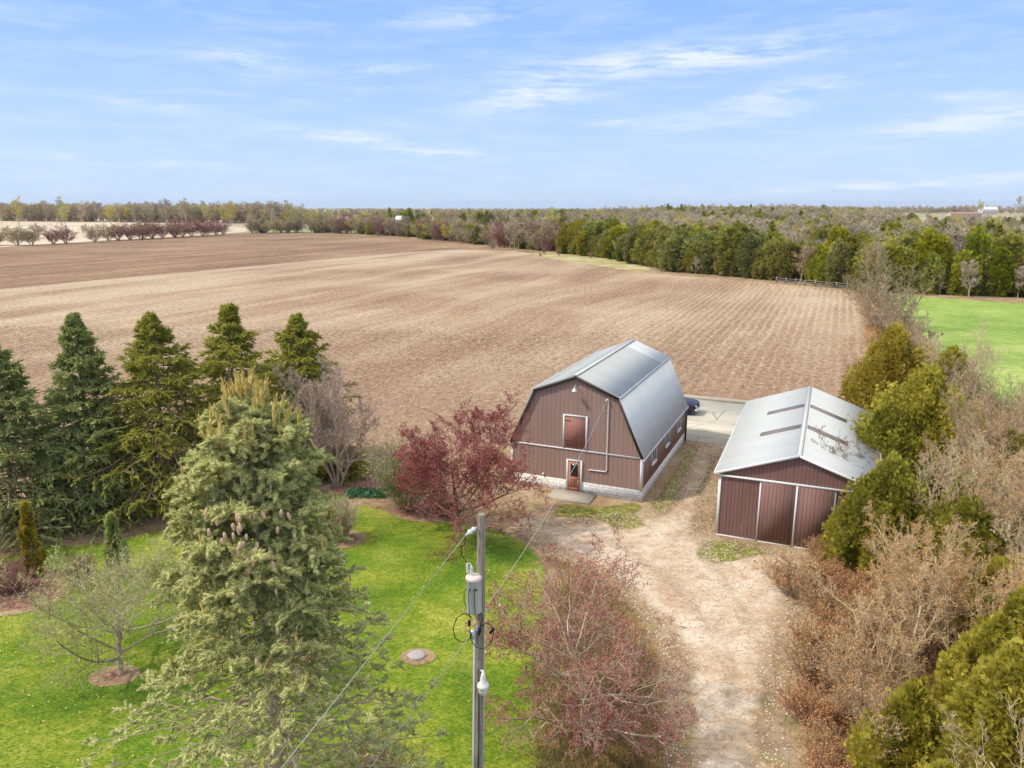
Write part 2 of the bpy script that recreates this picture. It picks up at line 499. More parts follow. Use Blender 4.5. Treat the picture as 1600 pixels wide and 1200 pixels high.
def siding(name, c0, c1, pitch, groove=.06, depth=.35, rib=False):
    """vertical boards: plain grooves at a fixed pitch on whatever wall they run over"""
    def fn(b):
        o = objc(b)
        s = b.new('ShaderNodeSeparateXYZ', {0: o})
        nn = b.new('ShaderNodeNewGeometry').outputs['Normal']
        nl = b.new('ShaderNodeVectorTransform', {0: nn}, vector_type='NORMAL', convert_from='WORLD', convert_to='OBJECT').outputs[0]
        nx = b.math('ABSOLUTE', b.new('ShaderNodeSeparateXYZ', {0: nl}).outputs[0])
        sel = b.math('GREATER_THAN', nx, .7)
        u = b.math('ADD', b.math('MULTIPLY', s.outputs[0], b.math('SUBTRACT', 1.0, sel)), b.math('MULTIPLY', s.outputs[1], sel))
        f = b.math('FRACT', b.math('DIVIDE', u, pitch))
        idn = b.math('FLOOR', b.math('DIVIDE', u, pitch))
        rnd = b.new('ShaderNodeTexWhiteNoise', {'W': idn}, noise_dimensions='1D').outputs[0]
        gr = b.math('LESS_THAN', b.math('ABSOLUTE', b.math('SUBTRACT', f, .5)), groove)
        n = b.noise(b.mapv(o, (3, 3, .6)), 2.0, 6, .65)
        c = b.mix(n, c0 + (1,), c1 + (1,))
        c = b.mix(b.math('MULTIPLY', rnd, .16), c, (c0[0] * .5, c0[1] * .5, c0[2] * .5, 1))
        c = b.mix(b.math('MULTIPLY', gr, depth), c, (.03, .02, .02, 1))
        st = b.range(b.noise(b.mapv(o, (.5, .5, .2)), 2.5, 4, .6), .55, .8)
        c = b.mix(b.math('MULTIPLY', st, .22), c, (.42, .33, .28, 1))
        h = b.math('SUBTRACT', b.math('MULTIPLY', n, .2), gr)
        return bsdf(b, c, .75, 0, h, .5, .03)
    return material(name, fn)

siding('barn_siding', (.325, .20, .16), (.41, .275, .225), .29, .045, .42)
siding('shed_siding', (.21, .11, .09), (.27, .15, .125), .19, .09, .5)
siding('hay_boards', (.27, .11, .085), (.42, .21, .16), .2, .04, .6)
siding('entry_wood', (.44, .20, .12), (.54, .27, .17), 5.0, .001, .2)


def fn_block(b):
    o = objc(b)
    s = b.new('ShaderNodeSeparateXYZ', {0: o})
    u = b.math('ADD', s.outputs[0], s.outputs[1])
    v = b.new('ShaderNodeCombineXYZ', {0: u, 1: s.outputs[2], 2: 0.0}).outputs[0]
    br = b.new('ShaderNodeTexBrick', {'Vector': v, 'Color1': (.74, .73, .68, 1), 'Color2': (.82, .81, .77, 1), 'Mortar': (.42, .40, .36, 1),
                                      'Scale': 1.0, 'Mortar Size': .012, 'Brick Width': .4, 'Row Height': .2})
    n = b.noise(o, 3, 6, .65)
    c = b.mix(b.range(n, .45, .8), br.outputs[0], (.50, .44, .36, 1))
    return bsdf(b, c, .9, 0, b.math('SUBTRACT', b.math('MULTIPLY', n, .3), br.outputs[1]), .4, .02)
material('block_wall', fn_block)


def roofing(name, c0, c1, pitch, rough=.38, metal=.55, dirt=.25, streak=(.30, .32, .32)):
    def fn(b):
        o = objc(b)
        s = b.new('ShaderNodeSeparateXYZ', {0: o})
        sheet = b.math('FLOOR', b.math('DIVIDE', s.outputs[1], .91))
        rn = b.new('ShaderNodeTexWhiteNoise', {'W': sheet}, noise_dimensions='1D').outputs[0]
        n = b.noise(b.mapv(o, (.4, 2.6, .4)), 1.4, 6, .62)
        n2 = b.noise(o, .7, 4, .6)
        c = b.mix(n, c0 + (1,), c1 + (1,))
        c = b.mix(b.math('MULTIPLY', rn, .18), c, (c0[0] * .8, c0[1] * .8, c0[2] * .8, 1))
        c = b.mix(b.math('MULTIPLY', b.range(n2, .5, .8), dirt), c, streak + (1,))
        ph = b.math('SINE', b.math('MULTIPLY', s.outputs[1], 2 * math.pi / pitch))
        return bsdf(b, c, rough, metal, ph, .35, pitch * .12)
    return material(name, fn)

roofing('roof_galv', (.40, .415, .405), (.50, .515, .50), .15, .6, .0)
roofing('roof_galv_lower', (.60, .61, .585), (.68, .69, .66), .3, .65, .0)
roofing('roof_new', (.54, .55, .53), (.60, .61, .59), .2, .5, .1)
roofing('roof_white', (.50, .51, .485), (.56, .57, .545), .3, .6, .0, .1, (.62, .66, .66))
simple('skylight', (.20, .165, .145), .4, var=.3, scale=4)
CA, SA = math.cos(-.4), math.sin(-.4)


def rowcoord(b, P):
    """field coordinates: x across the rows, y along them"""
    return b.mapv(P, (1, 1, 1), rot=(0, 0, .405))


def fn_stubble(b):
    P = pos(b)
    q = rowcoord(b, P)
    # slow tonal bands that follow the passes of the machinery
    warp_ = b.new('ShaderNodeTexNoise', {'Vector': P, 'Scale': .012, 'Detail': 2.0}).outputs[1]
    q2 = b.new('ShaderNodeVectorMath', {0: q, 1: b.new('ShaderNodeVectorMath', {0: warp_, 1: (24, 24, 0)}, operation='MULTIPLY').outputs[0]}, operation='ADD').outputs[0]
    sx0 = b.new('ShaderNodeSeparateXYZ', {0: q})
    band = b.noise(b.mapv(q2, (.085, .007, 1)), 1.0, 5, .6)
    band2 = b.noise(b.mapv(q2, (.55, .012, 1)), 1.0, 3, .6)
    patch = b.noise(P, .022, 4, .6)
    f = b.math('ADD', b.math('ADD', b.math('MULTIPLY', band, .46), b.math('MULTIPLY', patch, .40)), b.math('MULTIPLY', band2, .14))
    f = b.math('ADD', b.math('MULTIPLY', b.math('SUBTRACT', f, .5), 1.8), .5)
    edge = b.math('SUBTRACT', sx0.outputs[0], b.math('MULTIPLY', b.noise(P, .03, 3), 30.0))
    f = b.math('ADD', f, b.range(edge, -190.0, -120.0, .13, 0.0))
    c = b.ramp(f, [(.34, (.225, .13, .068)), (.46, (.31, .20, .112)), (.54, (.385, .27, .165)), (.66, (.47, .36, .235))])
    # plant rows 0.76 m apart
    sx = b.new('ShaderNodeSeparateXYZ', {0: q})
    row = b.math('SINE', b.math('MULTIPLY', b.math('ADD', sx.outputs[0], b.math('MULTIPLY', b.noise(P, .08, 2), .9)), 2 * math.pi / 1.15))
    rowf = b.range(row, .0, .9)
    brk = b.noise(b.mapv(q, (3.0, 1.6, 1)), 1.0, 4, .7)
    fx = b.math('MULTIPLY', rowf, b.range(brk, .35, .6))
    sepw = b.new('ShaderNodeSeparateXYZ', {0: P})
    right = b.range(sx.outputs[0], -40.0, -24.0, .04, .5)
    c = b.mix(b.math('MULTIPLY', fx, right), c, (.62, .52, .39, 1))
    # residue: pale flecks and dark gaps
    fl = b.noise(b.mapv(P, (1, .8, 1)), 1.5, 6, .85)
    c = b.mix(b.math('MULTIPLY', b.range(fl, .51, .60), .6), c, (.60, .46, .31, 1))
    c = b.mix(b.math('MULTIPLY', b.range(fl, .49, .40), .62), c, (.13, .07, .035, 1))
    md = b.noise(b.mapv(q, (.6, .12, 1)), 1.0, 4, .65)
    c = b.mix(b.math('MULTIPLY', b.range(md, .5, .7), .25), c, (.22, .14, .10, 1))
    # bare darker headland nearest the yard
    hd = b.math('SUBTRACT', sepw.outputs[1], b.math('MULTIPLY', b.noise(P, .06, 3), 60))
    c = b.mix(b.math('MULTIPLY', b.range(hd, 82, 30), .6), c, (.23, .125, .075, 1))
    h = b.math('ADD', b.math('MULTIPLY', fl, .8), b.math('MULTIPLY', rowf, .12))
    return bsdf(b, c, .95, 0, h, .5, .10)
material('stubble_soil', fn_stubble)


def fn_tilled(b):
    P = pos(b); q = rowcoord(b, P)
    band = b.noise(b.mapv(q, (.14, .01, 1)), 1.0, 5, .65)
    patch = b.noise(P, .02, 4, .6)
    f = b.math('ADD', b.math('MULTIPLY', band, .55), b.math('MULTIPLY', patch, .45))
    c = b.ramp(f, [(.36, (.15, .08, .038)), (.5, (.245, .145, .075)), (.64, (.36, .24, .13))])
    fl = b.noise(b.mapv(q, (1.0, .35, 1)), 1.0, 5, .75)
    c = b.mix(b.math('MULTIPLY', b.range(fl, .5, .68), .5), c, (.50, .37, .25, 1))
    c = b.mix(b.math('MULTIPLY', b.range(fl, .47, .34), .45), c, (.10, .06, .04, 1))
    return bsdf(b, c, .95, 0, fl, .7, .2)
material('tilled_soil', fn_tilled)


def fn_pale(b):
    P = pos(b)
    n = b.noise(b.mapv(P, (.02, .003, 1)), 1.0, 5, .6)
    c = b.ramp(n, [(.35, (.50, .39, .26)), (.65, (.62, .51, .38))])
    return bsdf(b, c, .95)
material('pale_soil', fn_pale)


def col_dirt(b, P):
    n = b.noise(P, .35, 5, .65); n2 = b.noise(b.mapv(P, (1, 1, 1)), 3.2, 5, .75)
    c = b.ramp(n, [(.35, (.22, .135, .07)), (.5, (.33, .22, .125)), (.66, (.44, .33, .205))])
    c = b.mix(b.math('MULTIPLY', b.range(n2, .52, .68), .6), c, (.54, .38, .24, 1))
    c = b.mix(b.math('MULTIPLY', b.range(n2, .46, .34), .65), c, (.09, .055, .03, 1))
    g = b.noise(P, .6, 4, .6)
    c = b.mix(b.math('MULTIPLY', b.range(g, .52, .68), .5), c, (.17, .17, .03, 1))
    return c, n2


def fn_ground(b):
    P = pos(b)
    c, n2 = col_dirt(b, P)
    # beyond the farm the base sheet is open country: fields in tan, green and brown
    sw = b.new('ShaderNodeSeparateXYZ', {0: P})
    cell = b.new('ShaderNodeTexVoronoi', {'Vector': b.mapv(P, (.0022, .0042, 1)), 'Scale': 1.0, 'Randomness': .8}, distance='CHEBYCHEV').outputs['Color']
    cs = b.new('ShaderNodeSeparateColor', {0: cell}).outputs[0]
    fc = b.ramp(cs, [(.0, (.44, .36, .25)), (.35, (.30, .30, .13)), (.55, (.50, .42, .31)), (.75, (.20, .30, .10)), (.92, (.36, .25, .17))], 'CONSTANT')
    fc = b.mix(b.math('MULTIPLY', b.noise(P, .01, 4), .5), fc, (.30, .26, .15, 1))
    d = b.new('ShaderNodeVectorMath', {0: P}, operation='LENGTH').outputs['Value']
    c = b.mix(b.range(d, 450, 650), c, fc)
    return bsdf(b, c, .95, 0, n2, .6, .05)
material('dry_ground', fn_ground)


def edge_fade(b, P, width=.9, amp=1.0, scale=.9):
    sdv = b.new('ShaderNodeAttribute', attribute_name='tint').outputs['Fac']
    n = b.noise(P, scale, 6, .7)
    return b.range(b.math('SUBTRACT', sdv, b.math('MULTIPLY', n, amp)), 0.0, width * .35)


def fn_lawn(b):
    P = pos(b)
    n = b.noise(P, .23, 4, .6)
    m = b.noise(b.mapv(P, (1, 1.4, 1)), 2.2, 6, .8)
    fi = b.noise(b.mapv(P, (1, 2, 1)), 7.0, 4, .75)
    c = b.ramp(b.math('ADD', b.math('MULTIPLY', n, .5), b.math('MULTIPLY', m, .5)),
               [(.37, (.07, .155, .003)), (.46, (.13, .225, .005)), (.54, (.27, .32, .022)), (.63, (.48, .47, .09))])
    bigp = b.noise(P, .11, 3, .6)
    c = b.mix(b.math('MULTIPLY', b.range(bigp, .50, .62), .55), c, (.065, .19, .004, 1))
    c = b.mix(b.math('MULTIPLY', b.range(bigp, .44, .34), .35), c, (.45, .40, .10, 1))
    c = b.mix(b.math('MULTIPLY', b.range(fi, .48, .36), .8), c, (.045, .08, .001, 1))
    c = b.mix(b.math('MULTIPLY', b.range(fi, .53, .68), .45), c, (.52, .50, .10, 1))
    d, n2 = col_dirt(b, P)
    e = edge_fade(b, P, 1.0, .55)
    c = b.mix(e, d, c)
    return bsdf(b, c, .9, 0, b.math('ADD', fi, m), .8, .08)
material('lawn_turf', fn_lawn)


def fn_grasspatch(b):
    P = pos(b)
    m = b.noise(b.mapv(P, (1, 2, 1)), 2.2, 5, .75)
    c = b.ramp(m, [(.36, (.10, .11, .012)), (.48, (.19, .21, .03)), (.56, (.33, .28, .08)), (.64, (.40, .27, .12))])
    d, n2 = col_dirt(b, P)
    fac = b.math('MULTIPLY', edge_fade(b, P, .8, .5, 2.2), b.range(b.noise(P, 1.4, 6, .8), .38, .52))
    return b.new('ShaderNodeMixShader', {0: fac, 1: b.new('ShaderNodeBsdfTransparent').outputs[0], 2: bsdf(b, c, .95, 0, m, .8, .08)}).outputs[0]
material('patchy_grass', fn_grasspatch)


def fn_gravel(b):
    P = pos(b)
    n = b.noise(P, .45, 6, .68); f = b.noise(b.mapv(P, (1, 2, 1)), 4.5, 6, .8); l = b.noise(b.mapv(P, (.8, 1.4, 1)), 1.3, 6, .75)
    c = b.ramp(n, [(.35, (.43, .29, .185)), (.46, (.55, .415, .285)), (.56, (.64, .52, .385)), (.66, (.69, .60, .47))])
    c = b.mix(b.math('MULTIPLY', b.range(f, .48, .34), .65), c, (.22, .12, .06, 1))
    c = b.mix(b.math('MULTIPLY', b.range(f, .53, .66), .4), c, (.68, .59, .47, 1))
    c = b.mix(b.math('MULTIPLY', b.range(l, .51, .63), .7), c, (.36, .21, .11, 1))
    d, n2 = col_dirt(b, P)
    c = b.mix(edge_fade(b, P, 1.4, 1.9, .7), d, c)
    return bsdf(b, c, .95, 0, b.math('ADD', f, l), .7, .05)
material('gravel', fn_gravel)


def fn_track(b):
    P = pos(b)
    f = b.noise(b.mapv(P, (1, 2, 1)), 4.5, 6, .8)
    c = b.ramp(b.noise(P, .8, 5, .7), [(.36, (.44, .32, .21)), (.5, (.58, .47, .34)), (.64, (.66, .58, .45))])
    c = b.mix(b.math('MULTIPLY', b.range(f, .48, .34), .6), c, (.25, .14, .07, 1))
    fac = b.math('MULTIPLY', b.math('MULTIPLY', edge_fade(b, P, 1.2, .5, 2.5), b.range(b.noise(P, 1.1, 6, .8), .38, .56)), .6)
    return b.new('ShaderNodeMixShader', {0: fac, 1: b.new('ShaderNodeBsdfTransparent').outputs[0], 2: bsdf(b, c, .95, 0, f, .7, .05)}).outputs[0]
material('gravel_track', fn_track)


def fn_mulch(b):
    P = pos(b)
    n = b.noise(P, 5, 6, .75)
    c = b.ramp(n, [(.35, (.08, .035, .025)), (.5, (.22, .105, .075)), (.65, (.42, .25, .18))])
    d, n2 = col_dirt(b, P)
    c = b.mix(edge_fade(b, P, .8, .6, 1.5), d, c)
    return bsdf(b, c, .95, 0, n, .9, .06)
material('mulch', fn_mulch)


def fn_green(b):
    P = pos(b)
    n = b.noise(P, .06, 6, .7); m = b.noise(b.mapv(rowcoord(b, P), (.5, .9, 1)), 1.2, 6, .8)
    c = b.ramp(b.math('ADD', b.math('MULTIPLY', n, .5), b.math('MULTIPLY', m, .5)), [(.38, (.13, .22, .025)), (.50, (.24, .34, .06)), (.60, (.40, .44, .13)), (.68, (.44, .38, .16))])
    return bsdf(b, c, .9, 0, m, .5, .1)
material('green_crop', fn_green)


def fn_strip(b):
    P = pos(b)
    n = b.noise(P, .12, 4, .65)
    c = b.ramp(n, [(.38, (.42, .24, .12)), (.5, (.34, .32, .13)), (.62, (.50, .45, .25))])
    return bsdf(b, c, .95, 0, n, .5, .3)
material('rough_strip', fn_strip)


def fn_pad(b):
    P = pos(b)
    n = b.noise(P, .35, 5, .6)
    q = rowcoord(b, P)
    wv_ = b.noise(b.mapv(q, (.05, .9, 1)), 1.0, 3, .5)
    c = b.ramp(n, [(.35, (.40, .36, .28)), (.6, (.52, .48, .38))])
    c = b.mix(b.math('MULTIPLY', b.range(wv_, .56, .62), .5), c, (.66, .62, .54, 1))
    vo = b.new('ShaderNodeTexVoronoi', {'Vector': b.mapv(P, (.16, .3, 1)), 'Scale': 1.0}, feature='DISTANCE_TO_EDGE').outputs['Distance']
    c = b.mix(b.math('MULTIPLY', b.range(vo, .012, .0), .6), c, (.16, .13, .1, 1))
    fi = b.noise(P, 5, 5, .7)
    c = b.mix(b.math('MULTIPLY', b.range(fi, .55, .7), .25), c, (.25, .2, .15, 1))
    return bsdf(b, c, .9, 0, fi, .3, .02)
material('pad_concrete', fn_pad)

# ------------------------------------------------------------------ ground sheets
def resample(poly, step, jit, rng):
    out = []
    n = len(poly)
    for i in range(n):
        a, b_ = np.array(poly[i], float), np.array(poly[(i + 1) % n], float)
        k = max(1, int(np.linalg.norm(b_ - a) / step))
        for j in range(k):
            out.append(a + (b_ - a) * j / k + rng.normal(0, jit, 2) * (1 if j else .3))
    return np.array(out)


def catmull(poly, sub=4):
    P = np.array(poly, float); n = len(P); out = []
    for i in range(n):
        p0, p1, p2, p3 = P[i - 1], P[i], P[(i + 1) % n], P[(i + 2) % n]
        for j in range(sub):
            t = j / sub
            out.append(.5 * (2 * p1 + (p2 - p0) * t + (2 * p0 - 5 * p1 + 4 * p2 - p3) * t * t + (3 * p1 - p0 - 3 * p2 + p3) * t ** 3))
    return np.array(out)


def inside(poly, pts):
    x, y = pts[:, 0], pts[:, 1]
    c = np.zeros(len(pts), bool)
    n = len(poly)
    for i in range(n):
        x1, y1 = poly[i]; x2, y2 = poly[(i + 1) % n]
        m = ((y1 > y) != (y2 > y))
        with np.errstate(divide='ignore', invalid='ignore'):
            c ^= m & (x < (x2 - x1) * (y - y1) / (y2 - y1 + 1e-12) + x1)
    return c


def dist(poly, pts):
    a = np.array(poly); b_ = np.roll(a, -1, 0)
    best = np.full(len(pts), 1e9)
    for p, q in zip(a, b_):
        d = q - p
        t = np.clip(((pts - p) @ d) / (d @ d + 1e-12), 0, 1)
        best = np.minimum(best, np.linalg.norm(pts - (p + t[:, None] * d), axis=1))
    return best


def sheet(name, poly, z, mat, step=1.0, jit=.05, smooth=True, seed=0):
    rng = np.random.default_rng(seed)
    poly = catmull(poly) if smooth else np.array(poly, float)
    bd = resample(poly, step, jit, rng)
    lo, hi = bd.min(0), bd.max(0)
    gx, gy = np.meshgrid(np.arange(lo[0], hi[0], step), np.arange(lo[1], hi[1], step))
    g = np.stack([gx.ravel(), gy.ravel()], 1) + .01
    g = g[inside(bd, g)]
    dd = dist(bd, g)
    g, dd = g[dd > step * .4], dd[dd > step * .4]
    allp = np.vstack([bd, g])
    n = len(bd)
    res = delaunay_2d_cdt([Vector(p) for p in allp], [(i, (i + 1) % n) for i in range(n)], [list(range(n))], 1, 1e-5)
    V = np.array([(v[0], v[1]) for v in res[0]])
    F = [f for f in res[2] if len(f) == 3]
    sdv = dist(bd, V)
    sdv[sdv < 1e-3] = 0
    nm = NM()
    F = np.array(F)
    a, b_, c = V[F[:, 0]], V[F[:, 1]], V[F[:, 2]]
    ar = (b_[:, 0] - a[:, 0]) * (c[:, 1] - a[:, 1]) - (b_[:, 1] - a[:, 1]) * (c[:, 0] - a[:, 0])
    F[ar < 0] = F[ar < 0][:, ::-1]
    nm.add(np.c_[V, np.full(len(V), z)], F, sdv)
    return tag(nm.build(name, MATS[mat]), kind='structure'), bd


def ground_height(x, y):
    d = np.hypot(x, y)
    f = np.clip((d - 1100) / 1800, 0, 1) ** 1.5
    m_ = 5.5 * np.maximum(0, np.exp(-((x - 190) / 170) ** 2 - ((y - 640) / 190) ** 2) - .04)
    m_ = m_ + 6.0 * np.maximum(0, np.exp(-((x - 850) / 330) ** 2 - ((y - 1330) / 200) ** 2) - .04)
    return m_ + f * (3 * np.sin(x * .0013 + .7) * np.cos(y * .0011 + x * .0004) - 3) - np.clip((d - 3000) / 5000, 0, 1) * 10


g = np.concatenate([np.linspace(-9000, -600, 60), np.linspace(-580, 580, 59), np.linspace(600, 9000, 60)])
gy = np.concatenate([np.linspace(-300, 1000, 66), np.linspace(1060, 9000, 80)])
GX, GY = np.meshgrid(g, gy)
V = np.stack([GX, GY, ground_height(GX, GY)], -1).reshape(-1, 3)
nx = len(g); ii, jj = np.meshgrid(np.arange(nx - 1), np.arange(len(gy) - 1))
k = (jj * nx + ii).ravel()
tag(NM().add(V, np.stack([k, k + 1, k + nx + 1, k + nx], 1)).build('ground', MATS['dry_ground'], smooth=True), kind='structure')

FIELD = [(-200, 40), (-140, 60), (-121.2, 118.1), (-110.7, 163.3), (-100.8, 183.5), (-85.5, 211.4), (-66.9, 249.0), (-40.0, 298.2), (-21.2, 316.0), (0.0, 306.9),
         (7.3, 290), (16.7, 249.0), (26.8, 227.4), (34.9, 207.2), (48.2, 190.2), (59.5, 175.8), (71.4, 158.3), (58.0, 125.4), (45.4, 95.7),
         (34.5, 72.0), (26, 68), (18.6, 66.3), (15, 68), (6, 66), (0, 58), (-3, 49.5), (-6.5, 47.5), (-10.0, 51.5), (-16, 50), (-30, 47), (-60, 36)]
sheet('stubble_field', FIELD, .004, 'stubble_soil', 6.0, .25)
TILL = [(-150, 45), (-121.2, 118.1), (-110.7, 163.3), (-100.8, 183.5), (-85.5, 211.4), (-66.9, 249.0), (-40.0, 298.2), (-21.2, 316.0), (0.0, 306.9), (7.3, 290.0), (12, 293),
        (0.0, 325.7), (-24.8, 371.2), (-58.7, 440.2), (-98.1, 490.7), (-137.1, 514.3), (-179.9, 514.3), (-190.9, 440.2), (-206.5, 399.0), (-213.4, 364.9), (-221.4, 330.8), (-245.2, 243.2), (-260, 60)]
sheet('tilled_field', TILL, .012, 'tilled_soil', 12.0, .5, smooth=False)
sheet('pale_field', [(-251.0, 249.0), (-224.8, 336.0), (-217.1, 371.2), (-210.4, 406.6), (-194.9, 449.4), (-184.3, 526.9), (-199.9, 600.7), (-281.9, 721.8), (-431.9, 867.1), (-626.0, 942.9), (-938.9, 942.9)],
      .02, 'pale_soil', 30.0, 1, smooth=False)
sheet('green_field', [(72.5, 153.5), (83.7, 147.5), (89.3, 142.2), (96.8, 138), (120, 132), (190, 120), (190, -20), (44, -20), (34, 24), (44.7, 52), (40, 66), (46, 82), (55, 105.8)], .02, 'green_crop', 6.0, .15)
sheet('rough_grass_strip', [(7.3, 290.0), (24.3, 292.0), (36, 258.1), (40, 222.6), (34.9, 207.4), (26.8, 227.6), (16.7, 249.0)], .025, 'rough_strip', 6.0, .4)
LAWN = [(-27.7, 34.9), (-25.2, 37.1), (-22.0, 37.5), (-19.1, 39.6), (-15.4, 42.4), (-11.0, 45.0), (-9.5, 43.6), (-9.8, 42.4), (-7.8, 43.1), (-5.9, 40.8), (-3.7, 40.3),
        (-1.4, 39.6), (0.0, 38.7), (1.3, 36.9), (2.0, 34.9), (2.1, 33.2), (1.8, 31.4), (2.0, 29.7), (2.3, 27.5), (2.6, 25.4), (3.0, 20.7), (3.0, 6), (-30, 6), (-40, 30)]
_, LB = sheet('lawn', LAWN, .016, 'lawn_turf', .8, .04)
DRIVE = [(-0.6, 40.6), (2.2, 40.4), (3.9, 40.6), (6.0, 41.4), (7.7, 41.4), (9.4, 44.0), (13.0, 53.6), (15.6, 54.2), (14.0, 47.3), (10.9, 38.2), (12.8, 36.9), (17.0, 35.2), (14.8, 33.0), (13.0, 30.0),
         (11.4, 27.0), (10.2, 24.4), (8.9, 20.7), (7.6, 12), (3.9, 12), (4.7, 20.7), (5.6, 24.6), (6.0, 27.5), (5.3, 30.0), (4.3, 32.6), (2.6, 34.9), (1.2, 37.2), (0.1, 38.7)]
sheet('gravel_driveway', DRIVE, .024, 'gravel', .6, .06)
def strip_poly(pts, w_):
    P = np.array(pts, float); T_ = np.gradient(P, axis=0); T_ /= np.linalg.norm(T_, axis=1, keepdims=True)
    N_ = np.stack([-T_[:, 1], T_[:, 0]], 1) * w_ / 2
    return [tuple(p) for p in np.vstack([P + N_, (P - N_)[::-1]])]
sheet('wheel_track', strip_poly([(7.2, 38.0), (9.2, 42.0), (11.4, 46.6), (13.4, 51.0), (14.6, 54.0)], 1.15), .040, 'gravel_track', .35, .04)
sheet('wheel_track', strip_poly([(8.6, 37.0), (10.6, 41.4), (12.7, 46.2), (14.4, 50.4), (15.7, 53.6)], .95), .042, 'gravel_track', .35, .04)
sheet('wheel_track', strip_poly([(4.0, 38.6), (6.4, 35.6), (8.0, 31.6), (8.5, 27.0), (7.6, 22.0), (6.6, 14.0)], 1.3), .040, 'gravel_track', .4, .04)
sheet('wheel_track', strip_poly([(9.6, 36.4), (10.2, 32.4), (10.2, 27.6), (9.2, 22.4), (8.0, 14.0)], 1.2), .042, 'gravel_track', .4, .04)
sheet('grass_patch', [(2.0, 41.0), (3.1, 42.9), (5.2, 42.4), (7.3, 43.2), (8.1, 42.2), (7.6, 41.0), (7.8, 39.4), (6.5, 38.5), (5.2, 39.0), (4.8, 40.1), (3.7, 40.2), (2.6, 40.4)], .032, 'patchy_grass', .4, .05)
sheet('grass_patch', [(8.0, 42.4), (9.3, 45.0), (12.8, 53.4), (14.2, 55.0), (14.0, 53.0), (11.2, 45.6), (9.2, 40.8)], .032, 'patchy_grass', .5, .05)
sheet('grass_patch', [(11.2, 44.2), (12.6, 47.6), (14.4, 51.5), (14.9, 51.2), (13.3, 46.6), (11.9, 43.7)], .034, 'patchy_grass', .5, .05)
sheet('grass_patch', [(9.2, 36.2), (10.8, 37.8), (13.0, 37.1), (13.8, 36.2), (11.8, 34.9), (9.6, 34.6)], .034, 'patchy_grass', .5, .05)
sheet('mulch_bed', [(-25.9, 34.9), (-22.8, 34.2), (-20.6, 32.1), (-21.1, 30.3), (-23.6, 30.0), (-27.8, 33.5)], .03, 'mulch', .5, .05)
sheet('mulch_bed', [(-12, 44.8), (-10.4, 48.6), (-8.6, 50.0), (-6.4, 47.9), (-6.5, 44.4), (-9.2, 43.9)], .03, 'mulch', .5, .05)
sheet('mulch_bed', [(-8.6, 42.4), (-4.2, 42.4), (-2.8, 40.6), (-4, 39.9), (-6.2, 40.2), (-7.4, 41.4)], .03, 'mulch', .5, .05)
a = np.linspace(0, 2 * np.pi, 14, endpoint=False)
sheet('mulch_bed', [(-15.2 + .95 * math.cos(t), 25.5 + .7 * math.sin(t)) for t in a], .03, 'mulch', .25, .05)
sheet('mulch_bed', [(-3.75 + .72 * math.cos(t), 26.75 + .58 * math.sin(t)) for t in a], .03, 'mulch', .25, .05)
sheet('mulch_bed', [(-9.3 + 1.5 * math.cos(t), 37.6 + 1.2 * math.sin(t)) for t in a], .03, 'mulch', .25, .05)

# concrete yard slab behind the barn, with a raised kerb along its far side
BC, BA = (3.906, 44.62), -.413


def bl(u, v, z=0.0):
    return (BC[0] + u * math.cos(BA) - v * math.sin(BA), BC[1] + u * math.sin(BA) + v * math.cos(BA), z)


yard = NM().box(-3.4, 15.5, 13.5, 26.6, -.05, .05)
o = yard.build('concrete_yard', MATS['pad_concrete']); o.location = bl(0, 0); o.rotation_euler = (0, 0, BA); tag(o, kind='structure')
kb = NM().box(-3.4, 15.5, 26.6, 26.95, -.05, .30).build('kerb', MATS['concrete']); kb.location = bl(0, 0); kb.rotation_euler = (0, 0, BA); tag(kb, kind='structure')

# ------------------------------------------------------------------ barn
W2, BL_, HE, HK, HR, KX = 4.275, 13.35, 2.844, 6.408, 7.483, 2.721
FH = .74
barn = empty('barn', bl(0, 0), BA, 'brown gambrel barn with grey metal roof, white block footing and hay door', 'barn')
nm = NM()
nm.box(-W2 - .02, W2 + .02, -.02, BL_ + .02, -.2, FH)
nm.build('foundation', MATS['block_wall'], barn)
prof = [(-W2, FH), (W2, FH), (W2, HE), (KX, HK), (0, HR), (-KX, HK), (-W2, HE)]
NM().prism(prof, 0, BL_).build('wall', MATS['barn_siding'], barn)
T = .07


def slope(nm_, x0, z0, x1, z1, y0, y1, t=T, rib=0, rh=.03, rw=.05):
    d = np.array([x1 - x0, z1 - z0]); L = np.linalg.norm(d); d /= L
    n_ = np.array([-d[1], d[0]]) * (1 if -d[1] * 0 + d[0] > 0 else -1)
    if n_[1] < 0: n_ = -n_
    o_ = [(x0 + n_[0] * .01, z0 + n_[1] * .01), (x1 + n_[0] * .01, z1 + n_[1] * .01), (x1 + n_[0] * t, z1 + n_[1] * t), (x0 + n_[0] * t, z0 + n_[1] * t)]
    nm_.prism(o_, y0, y1)
    if rib:
        y = y0 + rib / 2
        while y < y1 - .05:
            a_ = (x0 + n_[0] * (t + .004), z0 + n_[1] * (t + .004)); b_ = (x1 + n_[0] * (t + .004), z1 + n_[1] * (t + .004))
            p, q = (a_[0], y, a_[1]), (b_[0], y, b_[1])
            nm_.beam(p, q, rw, rh, (n_[0], 0, n_[1]))
            y += rib


def ext(x0, z0, x1, z1, e):
    d = np.array([x1 - x0, z1 - z0]); d /= np.linalg.norm(d)
    return x1 + d[0] * e, z1 + d[1] * e


